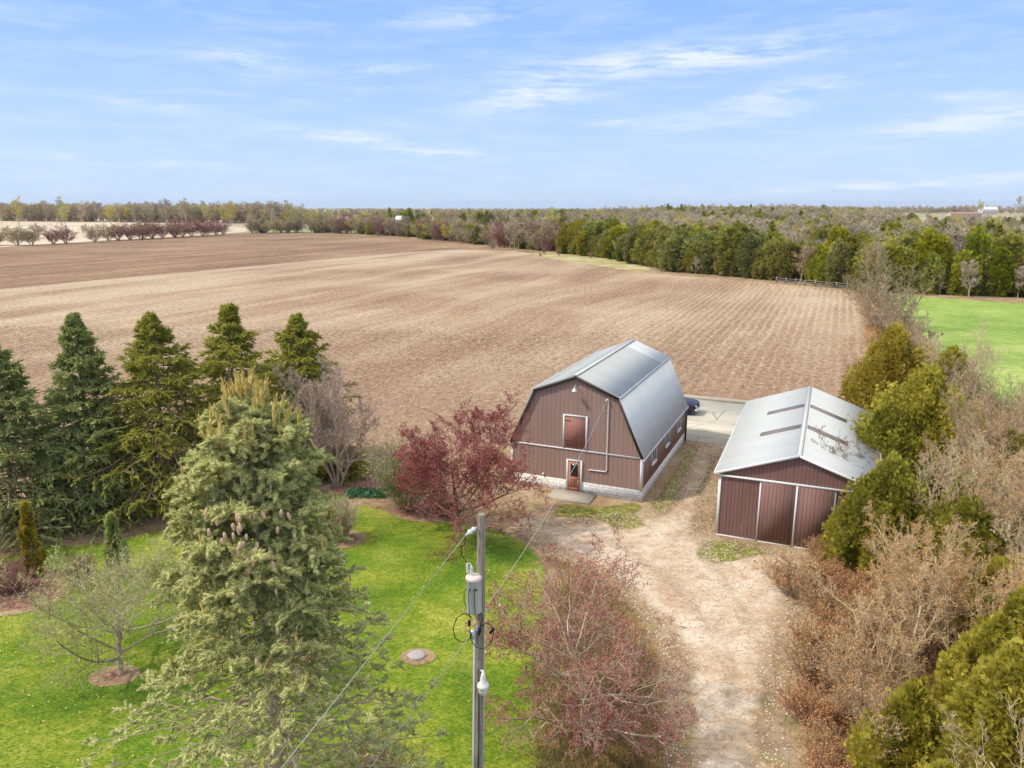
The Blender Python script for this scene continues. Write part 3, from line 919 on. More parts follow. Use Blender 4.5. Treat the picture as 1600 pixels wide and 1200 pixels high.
up = NM(); lowr = NM(); newp = NM()
YN = 10.95
for sgn in (1, -1):
    kx, ex = sgn * KX, sgn * W2
    if sgn > 0:
        slope(up, 0, HR, *ext(0, HR, kx, HK, .09), -.16, YN, rib=.2, rh=.03, rw=.07)
        slope(newp, 0, HR, *ext(0, HR, kx, HK, .09), YN, BL_ + .16, rib=.3, rh=.02, rw=.04)
    else:
        slope(up, 0, HR, *ext(0, HR, kx, HK, .09), -.16, BL_ + .16, rib=.2, rh=.03, rw=.07)
    slope(lowr, kx, HK, *ext(kx, HK, ex, HE, .22), -.16, BL_ + .16, rib=.3, rh=.025, rw=.04)
rf = lowr.build('roof', MATS['roof_galv_lower'], barn)
up.build('upper_roof_slope', MATS['roof_galv'], rf)
pn = newp.build('roof_panel', MATS['roof_new'], rf); tag(pn, 'whiter replacement roofing at the back of the upper slope')
rc = NM(); rc.beam((0, -.2, HR + .072), (0, BL_ + .2, HR + .072), .26, .012)
rc.build('ridge_cap', MATS['roof_new'], rf)
kn = NM()
for sgn in (1, -1):
    kn.beam((sgn * (KX + .08), -.18, HK + .02), (sgn * (KX + .08), BL_ + .18, HK + .02), .14, .05)
    kn.beam((sgn * (W2 + .13), -.18, HE - .16), (sgn * (W2 + .13), BL_ + .18, HE - .16), .05, .12)
kn.build('roof_flashing', MATS['white_metal'], rf)
for yy in (-.145, BL_ + .145):
    for sgn in (1, -1):
        rk = NM()
        rk.beam((0, yy, HR - .09), (sgn * (KX + .02), yy, HK - .09), .05, .16)
        rk.beam((sgn * (KX - .02), yy, HK - .12), (sgn * (W2 + .02), yy, HE - .06), .05, .16, (sgn, 0, .35))
        rk.build('rake_board', MATS['dark_trim'], barn)
tr = NM()
tr.box(-W2 + .04, W2 - .04, -.045, -.004, HE - .11, HE - .02)
for sgn in (1, -1):
    tr.box(min(sgn * W2, sgn * (W2 - .11)), max(sgn * W2, sgn * (W2 - .11)), -.05, -.003, FH - .02, HE - .12)
    tr.box(sgn * W2 + (.003 if sgn > 0 else -.05), sgn * W2 + (.05 if sgn > 0 else -.003), -.03, .1, FH - .02, HE - .12)
tr.build('trim_board', MATS['white_trim'], barn)
hd = NM().box(-.68, .68, -.05, -.006, 2.93, 4.9).build('hay_door', MATS['hay_boards'], barn)
fr = NM()
fr.box(-.79, -.69, -.07, -.004, 2.85, 5.01); fr.box(.69, .79, -.07, -.004, 2.85, 5.01); fr.box(-.69, .69, -.07, -.004, 4.91, 5.01)
fr.build('door_frame', MATS['white_trim'], hd)
for zz in (3.3, 4.6): NM().box(-.66, -.3, -.062, -.052, zz, zz + .04).build('hinge', MATS['dark_trim'], hd)
dr = NM().box(-.40, .40, -.06, -.022, .08, 2.02).build('entry_door', MATS['entry_wood'], barn)
fr = NM()
fr.box(-.51, -.41, -.085, -.003, .03, 2.13); fr.box(.41, .51, -.085, -.003, .03, 2.13); fr.box(-.41, .41, -.085, -.003, 2.03, 2.13); fr.box(-.41, .41, -.1, -.003, .02, .075)
fr.build('door_frame', MATS['white_trim'], dr)
NM().box(-.24, .24, -.068, -.058, 1.05, 1.86).build('door_window', MATS['glass_dark'], dr)
pn_ = NM(); pn_.box(-.3, .3, -.072, -.062, .2, .28); pn_.box(-.3, .3, -.072, -.062, .86, .94); pn_.box(-.3, -.24, -.072, -.062, .28, .86); pn_.box(.24, .3, -.072, -.062, .28, .86)
pn_.build('door_panel', MATS['entry_wood'], dr)
NM().path([(.33, -.06, 1.0), (.33, -.13, 1.0)], .03, 8).build('handle', MATS['galv'], dr)
for y0 in (2.36, 6.25, 10.1):
    wn = NM().box(W2 + .004, W2 + .02, y0 + .09, y0 + 1.16, 1.72, 2.5).build('window', MATS['glass_dark'], barn)
    f2 = NM()
    X0, X1 = W2 + .003, W2 + .06
    f2.box(X0, X1, y0, y0 + .085, 1.62, 2.6); f2.box(X0, X1, y0 + 1.165, y0 + 1.25, 1.62, 2.6)
    f2.box(X0, X1, y0 + .085, y0 + 1.165, 1.62, 1.71); f2.box(X0, X1, y0 + .085, y0 + 1.165, 2.51, 2.6)
    f2.box(X0, X1 - .01, y0 + .6, y0 + .66, 1.71, 2.51)
    f2.build('window_frame', MATS['white_trim'], wn)
    NM().box(X0, W2 + .12, y0 - .04, y0 + 1.29, 1.57, 1.615).build('window_sill', MATS['white_trim'], wn)
NM().box(W2 + .055, W2 + .16, BL_ - .3, BL_ - .14, .1, HE - .2).build('downspout', MATS['dark_trim'], barn)
lt = NM()
lt.path([(0.02, -.02, 6.86), (0.02, -.22, 6.95), (0.02, -.36, 6.88), (0.02, -.38, 6.78)], .02, 6)
lt.lathe([(.03, 6.80), (.06, 6.76), (.17, 6.62)], .02, -.38)
lt.lathe([(.0, 6.66), (.05, 6.64), (.07, 6.59), (.05, 6.54), (0, 6.52)], .02, -.38, 10)
lt.build('gable_lamp', MATS['white_metal'], barn)
cd = NM()
cd.path([(2.08, -.06, 6.15), (2.08, -.06, 1.80), (2.05, -.06, 1.70), (1.96, -.06, 1.64), (.95, -.06, 1.62)], .035, 8)
cd.path([(2.08, -.06, 6.15), (2.06, -.1, 6.25), (2.0, -.16, 6.24), (1.97, -.18, 6.16)], .045, 8)
cd.build('conduit', MATS['white_trim'], barn)
lp = NM()
th = np.linspace(R(60), R(300), 14)
lp.path([(1.97 + .28 * math.cos(t), -.14, 5.85 + .32 * math.sin(t)) for t in th], .012, 5)
lp.build('drip_loop', MATS['cable_grey'], barn)
NM().box(-2.12, -2.02, -.1, -.004, .84, .98).build('outlet_box', MATS['white_trim'], barn)
st = NM().box(-1.2, 1.5, -1.66, -.1, -.05, .10).build('doorstep_slab', MATS['concrete'])
st.location = bl(0, 0); st.rotation_euler = (0, 0, BA); tag(st, 'flat concrete slab lying in front of the barn entry door', 'doorstep')

# ------------------------------------------------------------------ shed
SX, SY, SA_ = 11.18, 38.341, -.397
SW, SL, SHT, SE, SR = 7.815, 16.1, 3.48, 3.554, 5.047


def sl(u, v, z=0.0):
    return (SX + u * math.cos(SA_) - v * math.sin(SA_), SY + u * math.sin(SA_) + v * math.cos(SA_), z)


shed = empty('machine_shed', sl(0, 0), SA_, 'dark red brown machine shed with white metal roof and sliding doors', 'shed')
sw_ = NM(); sw_.prism([(0, 0), (SW, 0), (SW, 3.6), (SW / 2, 4.98), (0, 3.6)], 0, SL)
sw_.build('wall', MATS['shed_siding'], shed)
rl = NM(); mid = SW / 2
slope(rl, mid, SR, -.25, SE, -.14, SL + .14, t=.06, rib=.305, rh=.022, rw=.035)
slope(rl, mid, SR, SW + .25, SE, -.14, SL + .14, t=.06, rib=.305, rh=.022, rw=.035)
rf = rl.build('roof', MATS['roof_white'], shed)
NM().beam((mid, -.18, SR + .062), (mid, SL + .18, SR + .062), .20, .008).build('ridge_cap', MATS['roof_new'], rf)
fa = NM()
for yy in (-.165,):
    fa.beam((mid, yy, SR - .0), (-.27, yy, SE - .0), .04, .13)
    fa.beam((mid, yy, SR - .0), (SW + .27, yy, SE - .0), .04, .13)
fa.beam((-.275, -.14, SE + .0), (-.275, SL + .14, SE + .0), .04, .15)
fa.beam((SW + .275, -.14, SE + .0), (SW + .275, SL + .14, SE + .0), .04, .15)
fa.build('fascia', MATS['white_paint'], rf)
dz = (SR - SE) / (mid + .25)
for (ya, yb) in ((5.25, 5.95), (10.35, 11.05)):
    for side in (-1, 1):
        xa, xb = mid + side * .18, mid + side * 2.38
        s_ = NM(); za, zb = SR - .18 * dz + .105, SR - 2.38 * dz + .105
        v = [(xa, ya, za), (xb, ya, zb), (xb, yb, zb), (xa, yb, za)]
        v += [(x, y, z - .05) for x, y, z in v]
        s_.add(v, [(0, 1, 2, 3), (4, 7, 6, 5), (0, 4, 5, 1), (1, 5, 6, 2), (2, 6, 7, 3), (3, 7, 4, 0)])
        s_.build('skylight', MATS['skylight'], rf)
tr = NM()
tr.box(0, SW, -.11, -.004, SHT - .07, SHT + .03)
tr.box(0, .1, -.05, -.003, .05, SHT - .075); tr.box(SW - .1, SW, -.05, -.003, .05, SHT - .075)
tr.box(-.05, -.003, -.03, .1, .05, SHT - .075)
tr.box(2.08, 2.17, -.055, -.003, .05, SHT - .075)
tr.box(5.72, 5.80, -.055, -.003, .05, SHT - .075)
tr.box(-.02, 2.1, -.06, -.003, -.02, .045)
tr.build('trim_board', MATS['white_trim'], shed)
for x0, x1, ex in ((2.19, 3.88, (3.88, 3.97)), (3.99, 5.70, (3.985, 4.06))):
    d_ = NM().box(x0, x1 if ex[0] > 3.98 - .2 and x0 < 3 else x1, -.10, -.058, .06, SHT - .08)
    d_ = d_.build('sliding_door', MATS['shed_siding'], shed)
    if x0 < 3: NM().box(3.885, 3.985, -.125, -.102, .04, SHT - .08).build('door_edge', MATS['white_trim'], d_)
    NM().box(x0, x1, -.12, -.045, .0, .055).build('bottom_rail', MATS['white_trim'], d_)

# ------------------------------------------------------------------ utility pole
PX, PY = -.80, 18.5
pole = empty('utility_pole', (PX - .19, PY, 0), 0, 'weathered wooden utility pole with grey transformer can, lamp and cables', 'utility pole')
lean = .19 / 9.6


def pp(dx, dy, z):
    return (dx + lean * z, dy, z)


NM().path([pp(0, 0, -.5), pp(0, 0, 3), pp(0, 0, 6), pp(0, 0, 9.55), pp(0, 0, 9.62)], [.15, .14, .125, .108, .095], 16).build('post', MATS['pole_wood'], pole, True)
# transformer can hangs on the viewer's side
tx = NM(); cx, cy = -.17 + lean * 7.4, -.24
tx.lathe([(0, 6.93), (.19, 6.93), (.205, 6.96), (.205, 7.86), (.215, 7.87), (.215, 7.93)], cx, cy, 24)
can = tx.build('transformer', MATS['white_metal'], pole, False)
NM().lathe([(.222, 7.905), (.222, 7.945), (.14, 7.99), (0, 8.0)], cx, cy, 24).build('transformer_lid', MATS['rust_lid'], can)
NM().lathe([(0, 7.98), (.05, 7.98), (.05, 8.02), (.032, 8.05), (.055, 8.08), (.032, 8.11), (.05, 8.14), (.03, 8.18), (.045, 8.2), (.02, 8.26), (0, 8.3)], cx - .06, cy, 12).build('bushing', MATS['white_paint'], can)
ar = NM(); ar.path([(cx - .16, cy, 8.06), (cx - .17, cy, 8.34)], .03, 8); ar.path([(cx - .17, cy, 8.3), (cx - .1, cy, 8.34), (cx - .02, cy, 8.2)], .012, 5)
ar.build('surge_arrester', MATS['white_paint'], can)
for zz in (7.1, 7.7): NM().box(cx - .06, cx + .14, -.3, -.08, zz, zz + .06).build('bracket', MATS['galv'], can)
for dx in (-.1, .02, .09): NM().path([(cx + dx, cy - .2, 7.68), (cx + dx, cy - .25, 7.68)], .02, 6).build('terminal', MATS['black_rubber'], can)
ld = NM()
for dx in (-.1, .05):
    ld.path([(cx + dx, cy - .235, 7.68), (cx + dx - .03, cy - .25, 7.55), (cx + dx - .02, cy - .235, 7.2), (cx + dx - .01, cy - .22, 6.88), (cx + dx + .05, cy - .1, 6.75)], .009, 5)
ld.path([(cx - .2, cy - .02, 7.62), (cx - .26, cy, 7.5), (cx - .27, cy, 7.2), (cx - .2, cy, 7.05)], .009, 5)
ld.build('lead', MATS['black_rubber'], pole)
# dead-end insulator and jumper at the top
ins = NM()
ia = np.array([-.13 + lean * 9.3, -.09, 9.28]); idr = np.array([-.62, -.72, -.18]); idr /= np.linalg.norm(idr)
P = [ia + idr * t for t in (0, .05, .08, .13, .15, .2, .22, .27, .3, .34, .42)]
ins.path(P, [.025, .03, .07, .075, .035, .035, .08, .075, .035, .03, .02], 12)
ins.build('insulator', MATS['white_metal'], pole)
IE = ia + idr * .42
jp = NM()
jp.path([tuple(IE), tuple(IE + [-.02, -.02, -.25]), (cx - .33, cy + .0, 8.8), (cx - .30, cy, 8.55), (cx - .18, cy, 8.34)], .012, 6)
jp.build('jumper_wire', MATS['black_rubber'], pole)
# secondary dead end and loops of black cable
rk = NM(); RX, RY, RZ = -.19 + lean * 6.1, -.1, 6.15
rk.box(RX - .06, RX + .05, RY - .06, RY + .06, RZ - .1, RZ + .12)
rk.lathe([(0, RZ + .12), (.04, RZ + .12), (.05, RZ + .17), (.035, RZ + .2), (.05, RZ + .25), (0, RZ + .3)], RX + .1, RY - .02, 10)
rk.build('rack', MATS['white_metal'], pole)
cb = NM()
cb.path([(-.1, -.16, 6.72), (-.3, -.2, 6.86), (-.5, -.22, 6.72), (-.6, -.22, 6.4), (-.55, -.2, 6.1), (-.38, -.2, 5.98), (-.22, -.18, 6.02), (-.1, -.17, 6.2)], .013, 6)
cb.path([(-.16, -.17, 6.35), (-.12, -.2, 6.05), (.02, -.24, 5.85), (.22, -.26, 5.82), (.42, -.24, 5.98), (.5, -.2, 6.25), (.44, -.2, 6.5), (.3, -.16, 6.55), (.17, -.14, 6.42)], .013, 6)
cb.path([(.12, -.17, 6.9), (.2, -.17, 6.7), (.14, -.17, 6.5), (.1, -.17, 6.25)], .012, 6)
cb.build('cable_loop', MATS['black_rubber'], pole)
for p_, q_ in (((.40, -.24, 6.28), (.50, -.24, 6.42)), ((.09, -.18, 6.2), (.13, -.18, 6.36)), ((-.17, -.16, 6.45), (-.16, -.16, 6.62))):
    NM().path([p_, q_], .037, 8).build('connector', MATS['black_rubber'], pole)
cn = NM(); cn.path([pp(-.15, -.06, 0), pp(-.15, -.06, 3), pp(-.145, -.05, 6.1)], .035, 8)
cn.build('conduit', MATS['white_trim'], pole)
c2 = NM(); c2.path([pp(.12, -.10, 0), pp(.12, -.09, 3), pp(.115, -.08, 6.5), (.26, -.1, 6.85), (.28, -.1, 6.95)], .013, 6)
c2.build('ground_wire', MATS['white_trim'], pole)
c3 = NM(); c3.path([pp(-.02, -.15, 0), pp(.0, -.15, 3), (-.02 + .09, -.16, 4.6), (.05, -.17, 5.1), (.12, -.2, 5.15)], .012, 6)
c3.build('lamp_cable', MATS['black_rubber'], pole)
lm = NM(); LX, LY = .20, -.34
lm.path([(.13, -.1, 5.05), (LX, LY + .1, 5.12), (LX, LY, 5.05)], .03, 8)
lm.lathe([(0, 5.12), (.045, 5.12), (.055, 5.06), (.08, 4.98), (.085, 4.86), (.15, 4.80), (.17, 4.74), (.16, 4.70), (.02, 4.70)], LX, LY, 20)
lamp = lm.build('yard_lamp', MATS['lamp_white'], pole)
NM().lathe([(.145, 4.70), (.14, 4.62), (.11, 4.50), (.05, 4.46), (0, 4.455)], LX, LY, 20).build('lens', MATS['lamp_white'], lamp)

pole_w = np.array([PX - .19, PY, 0])


def wire(name, a_, b_, sag, rad, mat, label, cat, n=24):
    a_, b_ = np.array(a_, float), np.array(b_, float)
    t = np.linspace(0, 1, n)[:, None]
    P = a_ * (1 - t) + b_ * t
    P[:, 2] -= 4 * sag * (t * (1 - t))[:, 0]
    o_ = NM().path(P, rad, 6).build(name, MATS[mat])
    return tag(o_, label, cat)


A = pole_w + IE
wire('power_line', A, A + np.array([-2.62, -8.75, -.02]) * 4.4, .35, .008, 'cable_grey', 'bare overhead power line tied to the white insulator near the pole top', 'cable')
B = pole_w + np.array([RX - .08, RY - .06, RZ])
wire('power_line', B, B + np.array([-1.95, -5.0, .0]) * 6, .3, .009, 'cable_grey', 'overhead cable leaving the middle of the pole below the transformer', 'cable')
bm = bl(1.97, -.2, 6.12)
sd1 = pole_w + np.array([.28, -.08, 6.95])
wire('service_drop', sd1, bm, .55, .010, 'cable_grey', 'thin twisted service cable sagging from the pole to the barn gable', 'cable')

# ------------------------------------------------------------------ stone cap on the lawn, small white marker
ring = NM(); rg = np.random.default_rng(3)
a = np.linspace(0, 2 * np.pi, 18, endpoint=False); rr = 1 + rg.normal(0, .04, 18)
lv = [(1.0, 0, .42), (1.02, .16, .42), (.95, .24, .41), (.6, .27, .4), (0.001, .28, .4)]
v = []
for s_, z, rad in lv:
    for t, q in zip(a, rr): v.append((rad * 1.05 * s_ * q * math.cos(t), rad * s_ * q * math.sin(t), z))
f = [(i * 18 + j, i * 18 + (j + 1) % 18, (i + 1) * 18 + (j + 1) % 18, (i + 1) * 18 + j) for i in range(4) for j in range(18)]
ring.add(v, f)
o = ring.build('stone_cap', MATS['stone_cap'], smooth=True); o.location = (-3.8, 26.8, -.03); o.scale = (.8, .8, .6)
tag(o, 'round grey stone cap ringed with pink gravel in the lawn left of the pole', 'stone')
mk = NM(); mk.lathe([(0, 0), (.05, 0), (.05, .3), (.11, .32), (.12, .42), (.08, .5), (0, .52)], 0, 0, 12)
mk.v = [v_ * np.float32(.6) for v_ in mk.v]
o = mk.build('ground_light', MATS['white_paint']); o.location = (-.55, 30.3, 0)
tag(o, 'small white capped post in the lawn just right of the transformer', 'garden light')

# ------------------------------------------------------------------ car behind the barn
car = empty('parked_car', (13.75, 63.75, .05), BA - R(90), 'dark purple car with chrome bumper parked behind the barn corner', 'car')
# local: +y is forward, after the turn it points towards the viewer
bd = NM()
sec = [(-2.5, .55, .95, .92), (-2.45, .45, 1.05, .95), (-.6, .42, 1.08, .97), (.2, .42, 1.12, .98), (1.2, .42, 1.12, .97), (2.2, .45, 1.02, .93), (2.45, .55, .9, .85)]


def loft(nm_, sec_):
    rings = []
    for y, zb, zt, hw in sec_:
        rings.append([(-hw, y, zb), (-hw, y, (zb + zt) / 2), (-hw * .93, y, zt), (-hw * .5, y, zt + .03), (hw * .5, y, zt + .03), (hw * .93, y, zt), (hw, y, (zb + zt) / 2), (hw, y, zb)])
    v = np.array(rings).reshape(-1, 3); n = 8; m = len(sec_)
    f = [(i * n + j, i * n + (j + 1) % n, (i + 1) * n + (j + 1) % n, (i + 1) * n + j) for i in range(m - 1) for j in range(n)]
    nm_.add(v, f)
    nm_.add(v[:8], [(0, 1, 6, 7), (1, 2, 5, 6), (2, 3, 4, 5)]); nm_.add(v[-8:], [(7, 6, 1, 0), (6, 5, 2, 1), (5, 4, 3, 2)])


loft(bd, sec); bd.build('body', MATS['car_paint'], car)
cbn = NM()
v = [(-.86, -.9, 1.1), (.86, -.9, 1.1), (.86, 1.05, 1.12), (-.86, 1.05, 1.12), (-.68, -.7, 1.72), (.68, -.7, 1.72), (.68, .35, 1.74), (-.68, .35, 1.74)]
cbn.add(v, [(0, 1, 5, 4), (1, 2, 6, 5), (2, 3, 7, 6), (3, 0, 4, 7)]); cbn.build('window', MATS['car_glass'], car)
rfp = NM().box(-.7, .7, -.74, .37, 1.735, 1.78); rfp.build('roof', MATS['car_paint'], car)
NM().box(-.9, .9, 2.42, 2.56, .42, .6).build('bumper', MATS['chrome'], car)
NM().box(-.5, .5, 2.44, 2.49, .64, .9).build('grille', MATS['black_rubber'], car)
for s_ in (-1, 1):
    NM().box(min(s_ * .55, s_ * .82), max(s_ * .55, s_ * .82), 2.41, 2.49, .68, .88).build('headlight', MATS['chrome'], car)
    NM().box(min(s_ * .99, s_ * 1.12), max(s_ * .99, s_ * 1.12), .85, 1.0, 1.05, 1.22).build('mirror', MATS['car_paint'], car)
    for y in (-1.6, 1.55):
        wh = NM(); wh.path([(s_ * .72, y, .36), (s_ * .96, y, .36)], .36, 20)
        wo_ = wh.build('wheel', MATS['black_rubber'], car)
        NM().path([(s_ * .955, y, .36), (s_ * .975, y, .36)], .2, 14).build('rim', MATS['chrome'], wo_)

# ------------------------------------------------------------------ thin summer air
hz_ = NM().box(-9300, 9300, -600, 9300, -30, 60)
def fn_haze(b):
    return b.new('ShaderNodeVolumePrincipled', {'Color': (.80, .88, 1, 1), 'Density': .00006, 'Anisotropy': .2}).outputs[0]
mh = bpy.data.materials.new('haze'); mh.use_nodes = True
nb_ = NB(mh.node_tree)
nb_.t.links.new(fn_haze(nb_), nb_.new('ShaderNodeOutputMaterial').inputs['Volume'])
tag(hz_.build('haze', mh), 'thin pale haze over the whole countryside', 'haze', kind='stuff')

# ------------------------------------------------------------------ trees: builders
def bare_mesh(seed, H, spread, trunk_r, K=(8, 6, 4, 4), ang=(38, 42, 45, 45), fork=.22, ratio=(.75, .55, .5, .45), up_=.5, wig=.12, sides=(7, 5, 4, 3), rmin=.006, lean_=(0, 0), multi=1, n_tr=6):
    """trunk, limbs and twigs as tapered tubes; returns (NM, tip polylines)"""
    rng = np.random.default_rng(seed)
    nm_ = NM()
    TP, TR, TL = [], [], []
    for i in range(multi):
        a0 = 2 * np.pi * i / max(1, multi) + rng.uniform(-.4, .4)
        s0 = 0 if multi == 1 else spread
        d = np.array([math.cos(a0) * s0 + lean_[0], math.sin(a0) * s0 + lean_[1], 1.0])
        L = H * (.72 if multi == 1 else rng.uniform(.6, .9))
        p = (math.cos(a0) * .12 * (multi > 1), math.sin(a0) * .12 * (multi > 1), -.15)
        TP.append(polyline(rng, p, d, L, n_tr, .07, .15)); TL.append(L)
        TR.append(np.linspace(trunk_r * (1 if multi == 1 else .6), trunk_r * .25, n_tr + 1))
    P, Rr, L = np.array(TP), np.array(TR), np.array(TL)
    v, f = tube(P, Rr, sides[0]); nm_.add(v, f, rng.uniform(.3, .7))
    last = []
    for lv_ in range(len(K)):
        P, Rr, L, t = children(rng, P, Rr, L, K[lv_], fork if lv_ == 0 else .2, 1.0, ang[lv_], 10, ratio[lv_], .45 if lv_ else .35, K=5 if lv_ < 2 else 3,
                               trop=up_ * (1 if lv_ < 2 else .6), wig=wig * (1 + .25 * lv_), rr=.55 if lv_ == 0 else .6, tip=.3, rmin=rmin)
        v, f = tube(P, Rr, sides[min(lv_ + 1, len(sides) - 1)])
        nv = P.shape[1] * sides[min(lv_ + 1, len(sides) - 1)]
        nm_.add(v, f, np.repeat(rng.uniform(0, 1, len(P)), nv))
        last.append(P)
    return nm_, last


def leaves_on(rng, polys, n, size, tmpl=LEAF, t0=.2, spread=.04):
    nm_ = NM()
    P, D = sample(rng, polys, n, t0)
    D = D / (np.linalg.norm(D, axis=1, keepdims=True) + 1e-9) + rng.normal(0, .9, D.shape)
    P = P + rng.normal(0, spread, P.shape)
    inst(nm_, tmpl[0], tmpl[1], P, D, rng.uniform(.6, 1.3, len(P)) * size, rng=rng)
    return nm_


def spruce_mesh(seed, H, Rm, nbr=150, nlat=12, ntw=5, tw=.3, tmpl=CROSS, prof=None, el0=60, el1=-10, droop=.35, bare_low=0.0, thin=0.0, kz=.05, star=0, lvar=(.78, 1.12)):
    rng = np.random.default_rng(seed)
    wood, leaf = NM(), NM()
    trunk = np.array([[0, 0, z] for z in np.linspace(-.2, H, 14)]); trunk[:, :2] += rng.normal(0, .02, (14, 2)); trunk[0, :2] = 0
    v, f = tube(trunk[None], np.linspace(H * .016, .015, 14)[None], 8); wood.add(v, f, .5)
    s = (np.arange(nbr) + rng.uniform(0, 1, nbr)) / nbr
    s = s ** .85
    z = H * (1 - s * (1 - kz))
    prof = prof or (lambda q: q ** .8)
    L = Rm * prof(s) * rng.uniform(lvar[0], lvar[1], nbr)
    az_ = np.arange(nbr) * 2.3999 + rng.normal(0, .25, nbr)
    e = np.radians(el0 + (el1 - el0) * s ** .5) + rng.normal(0, .08, nbr)
    D = np.stack([np.cos(az_) * np.cos(e), np.sin(az_) * np.cos(e), np.sin(e)], 1)
    K = 7
    C = np.zeros((nbr, K + 1, 3)); C[:, 0, 2] = z
    for j in range(K):
        dz_ = -droop / K * (1.6 if j < K * .55 else -1.5) * (.4 + s)
        D[:, 2] += dz_; D += rng.normal(0, .03, D.shape); D /= np.linalg.norm(D, axis=1, keepdims=True)
        C[:, j + 1] = C[:, j] + D * (L / K)[:, None]
    Rr = np.maximum(.009, (L * (.008 if star else .012))[:, None] * np.linspace(1, .3, K + 1)[None])
    v, f = tube(C, Rr, 4); wood.add(v, f, .3)
    P2, R2, L2, t2 = children(rng, C, Rr, L, nlat, .12 + bare_low, 1.0, 48, 9, .52, .62, K=3, trop=-.25, wig=.07, rr=.6, flat=.25, rmin=.006)
    keep = rng.uniform(0, 1, len(P2)) > thin * np.clip((np.repeat(s, nlat) - .36) / .16, 0, 1)
    P2, R2, L2 = P2[keep], R2[keep], L2[keep]
    v, f = tube(P2, R2, 3); wood.add(v, f, .4)
    sh = 0.35
    Ck = C if not star else C[rng.uniform(0, 1, nbr) > .75 * np.clip((s - .40) / .12, 0, 1)]
    for (pol, n_, t0) in ((Ck, 9, .35), (P2, ntw, .15)):
        P, Dd = sample(rng, pol, n_, t0)
        Dd /= np.linalg.norm(Dd, axis=1, keepdims=True) + 1e-9
        out = Dd + rng.normal(0, .45, Dd.shape); out[:, 2] += .05
        S = rng.uniform(.65, 1.25, len(P)) * tw
        inst(leaf, tmpl[0], tmpl[1], P, out, S, tipt=(tmpl[2] if len(tmpl) > 2 else None), tint=np.clip(rng.normal(.42, .2, len(P)), 0, 1), rng=rng)
    tip = P2[:, -1]; Dt = P2[:, -1] - P2[:, -2]
    inst(leaf, tmpl[0], tmpl[1], tip, Dt + rng.normal(0, .02, Dt.shape), tw * 1.15, tint=np.clip(rng.normal(.62, .2, len(tip)), 0, 1), tipt=(tmpl[2] if len(tmpl) > 2 else None), rng=rng)
    if star:                                # fans of shoots round each bough end, tilted up
        e_ = np.vstack([C[:, -1], P2[:, -1]]); k_ = np.concatenate([np.ones(len(C)), np.full(len(P2), .5)])
        for _ in range(star):
            m_ = rng.uniform(0, 1, len(e_)) < k_
            q_ = e_[m_]; o_ = q_ * [1, 1, 0]; o_ /= np.linalg.norm(o_, axis=1, keepdims=True) + 1e-6
            d_ = o_ * .6 + rng.normal(0, .75, q_.shape); d_[:, 2] = np.abs(d_[:, 2]) * .7 + .1
            inst(leaf, tmpl[0], tmpl[1], q_ - o_ * rng.uniform(0, .22, (len(q_), 1)), d_, rng.uniform(.8, 1.35, len(q_)) * tw, tint=np.clip(rng.normal(.6, .2, len(q_)), 0, 1), tipt=tmpl[2], rng=rng)
    return wood, leaf, C


def cedar_mesh(seed, H, Rm, ncl=70, nleaf=140, ls=.25, prof=None, lumps=.2, z0=.04):
    """white cedar: ascending leaders closely set with flat fans gathered in clumps"""
    rng = np.random.default_rng(seed)
    prof = prof or (lambda t: np.sin(np.pi * np.clip(t, 0, 1) ** .62) ** .8 * (1 - .25 * t))
    leaf, wood = NM(), NM()
    v, f = tube(np.array([[[0, 0, -.2], [0.02, 0, H * .4], [0, .03, H * .9]]]), np.array([[H * .018, H * .012, .02]]), 6); wood.add(v, f, .4)
    t = (np.arange(ncl) + rng.uniform(0, 1, ncl)) / ncl
    t = z0 + (1 - z0) * t
    a_ = np.arange(ncl) * 2.3999 + rng.normal(0, .4, ncl)
    rad = prof(t) * Rm
    rc = rad * rng.uniform(.5, 1.08, ncl)
    C = np.stack([np.cos(a_) * rc, np.sin(a_) * rc, t * H], 1)
    cr = (Rm * rng.uniform(.16, .42, ncl)) * (lumps if lumps > .5 else 1) * (.45 + .55 * prof(t))
    # limbs to the clumps
    q = np.stack([np.stack([0 * rc, 0 * rc, np.maximum(.1, t * H - rc * 1.1)], 1), C * [.5, .5, 1] - [0, 0, .25], C], 1)
    v, f = tube(q, np.repeat([[.05, .035, .012]], ncl, 0), 3); wood.add(v, f, .4)
    u = rng.normal(0, 1, (ncl, nleaf, 3)); u /= np.linalg.norm(u, axis=2, keepdims=True)
    u[..., 2] = u[..., 2] * 1.6 + .25
    rr_ = rng.uniform(.3, 1.18, (ncl, nleaf, 1)) ** .7
    P = C[:, None] + u * rr_ * cr[:, None, None] * np.array([1, 1, 1.45])
    out = np.array([1, 1, 0]) * C[:, None] / (rad[:, None, None] + .2)
    D = u * .45 + out * .6 + np.array([0, 0, .6]) + rng.normal(0, .3, u.shape)
    P, D = P.reshape(-1, 3), D.reshape(-1, 3)
    ct = np.repeat(np.clip(rng.normal(.45, .2, ncl), 0, 1), nleaf)
    k_ = P[:, 2] > .05
    P, D, ct = P[k_], D[k_], ct[k_]
    inst(leaf, FAN[0], FAN[1], P, D, rng.uniform(.6, 1.25, len(P)) * ls, tint=np.clip(ct + rng.normal(0, .18, len(P)), 0, 1), rng=rng)
    return wood, leaf


def plant(name, loc, label, cat, parts, rz=0.0, group=None, scale=1.0):
    """parts: list of (part name, NM or mesh, material)"""
    e = empty(name, loc, rz, label, cat, group)
    e.scale = (scale,) * 3 if np.isscalar(scale) else scale
    for pn_, m_, mt in parts:
        if isinstance(m_, NM):
            m_.build(pn_, MATS[mt], e)
        else:
            o_ = bpy.data.objects.new(pn_, m_); COL.objects.link(o_); o_.parent = e
    return e


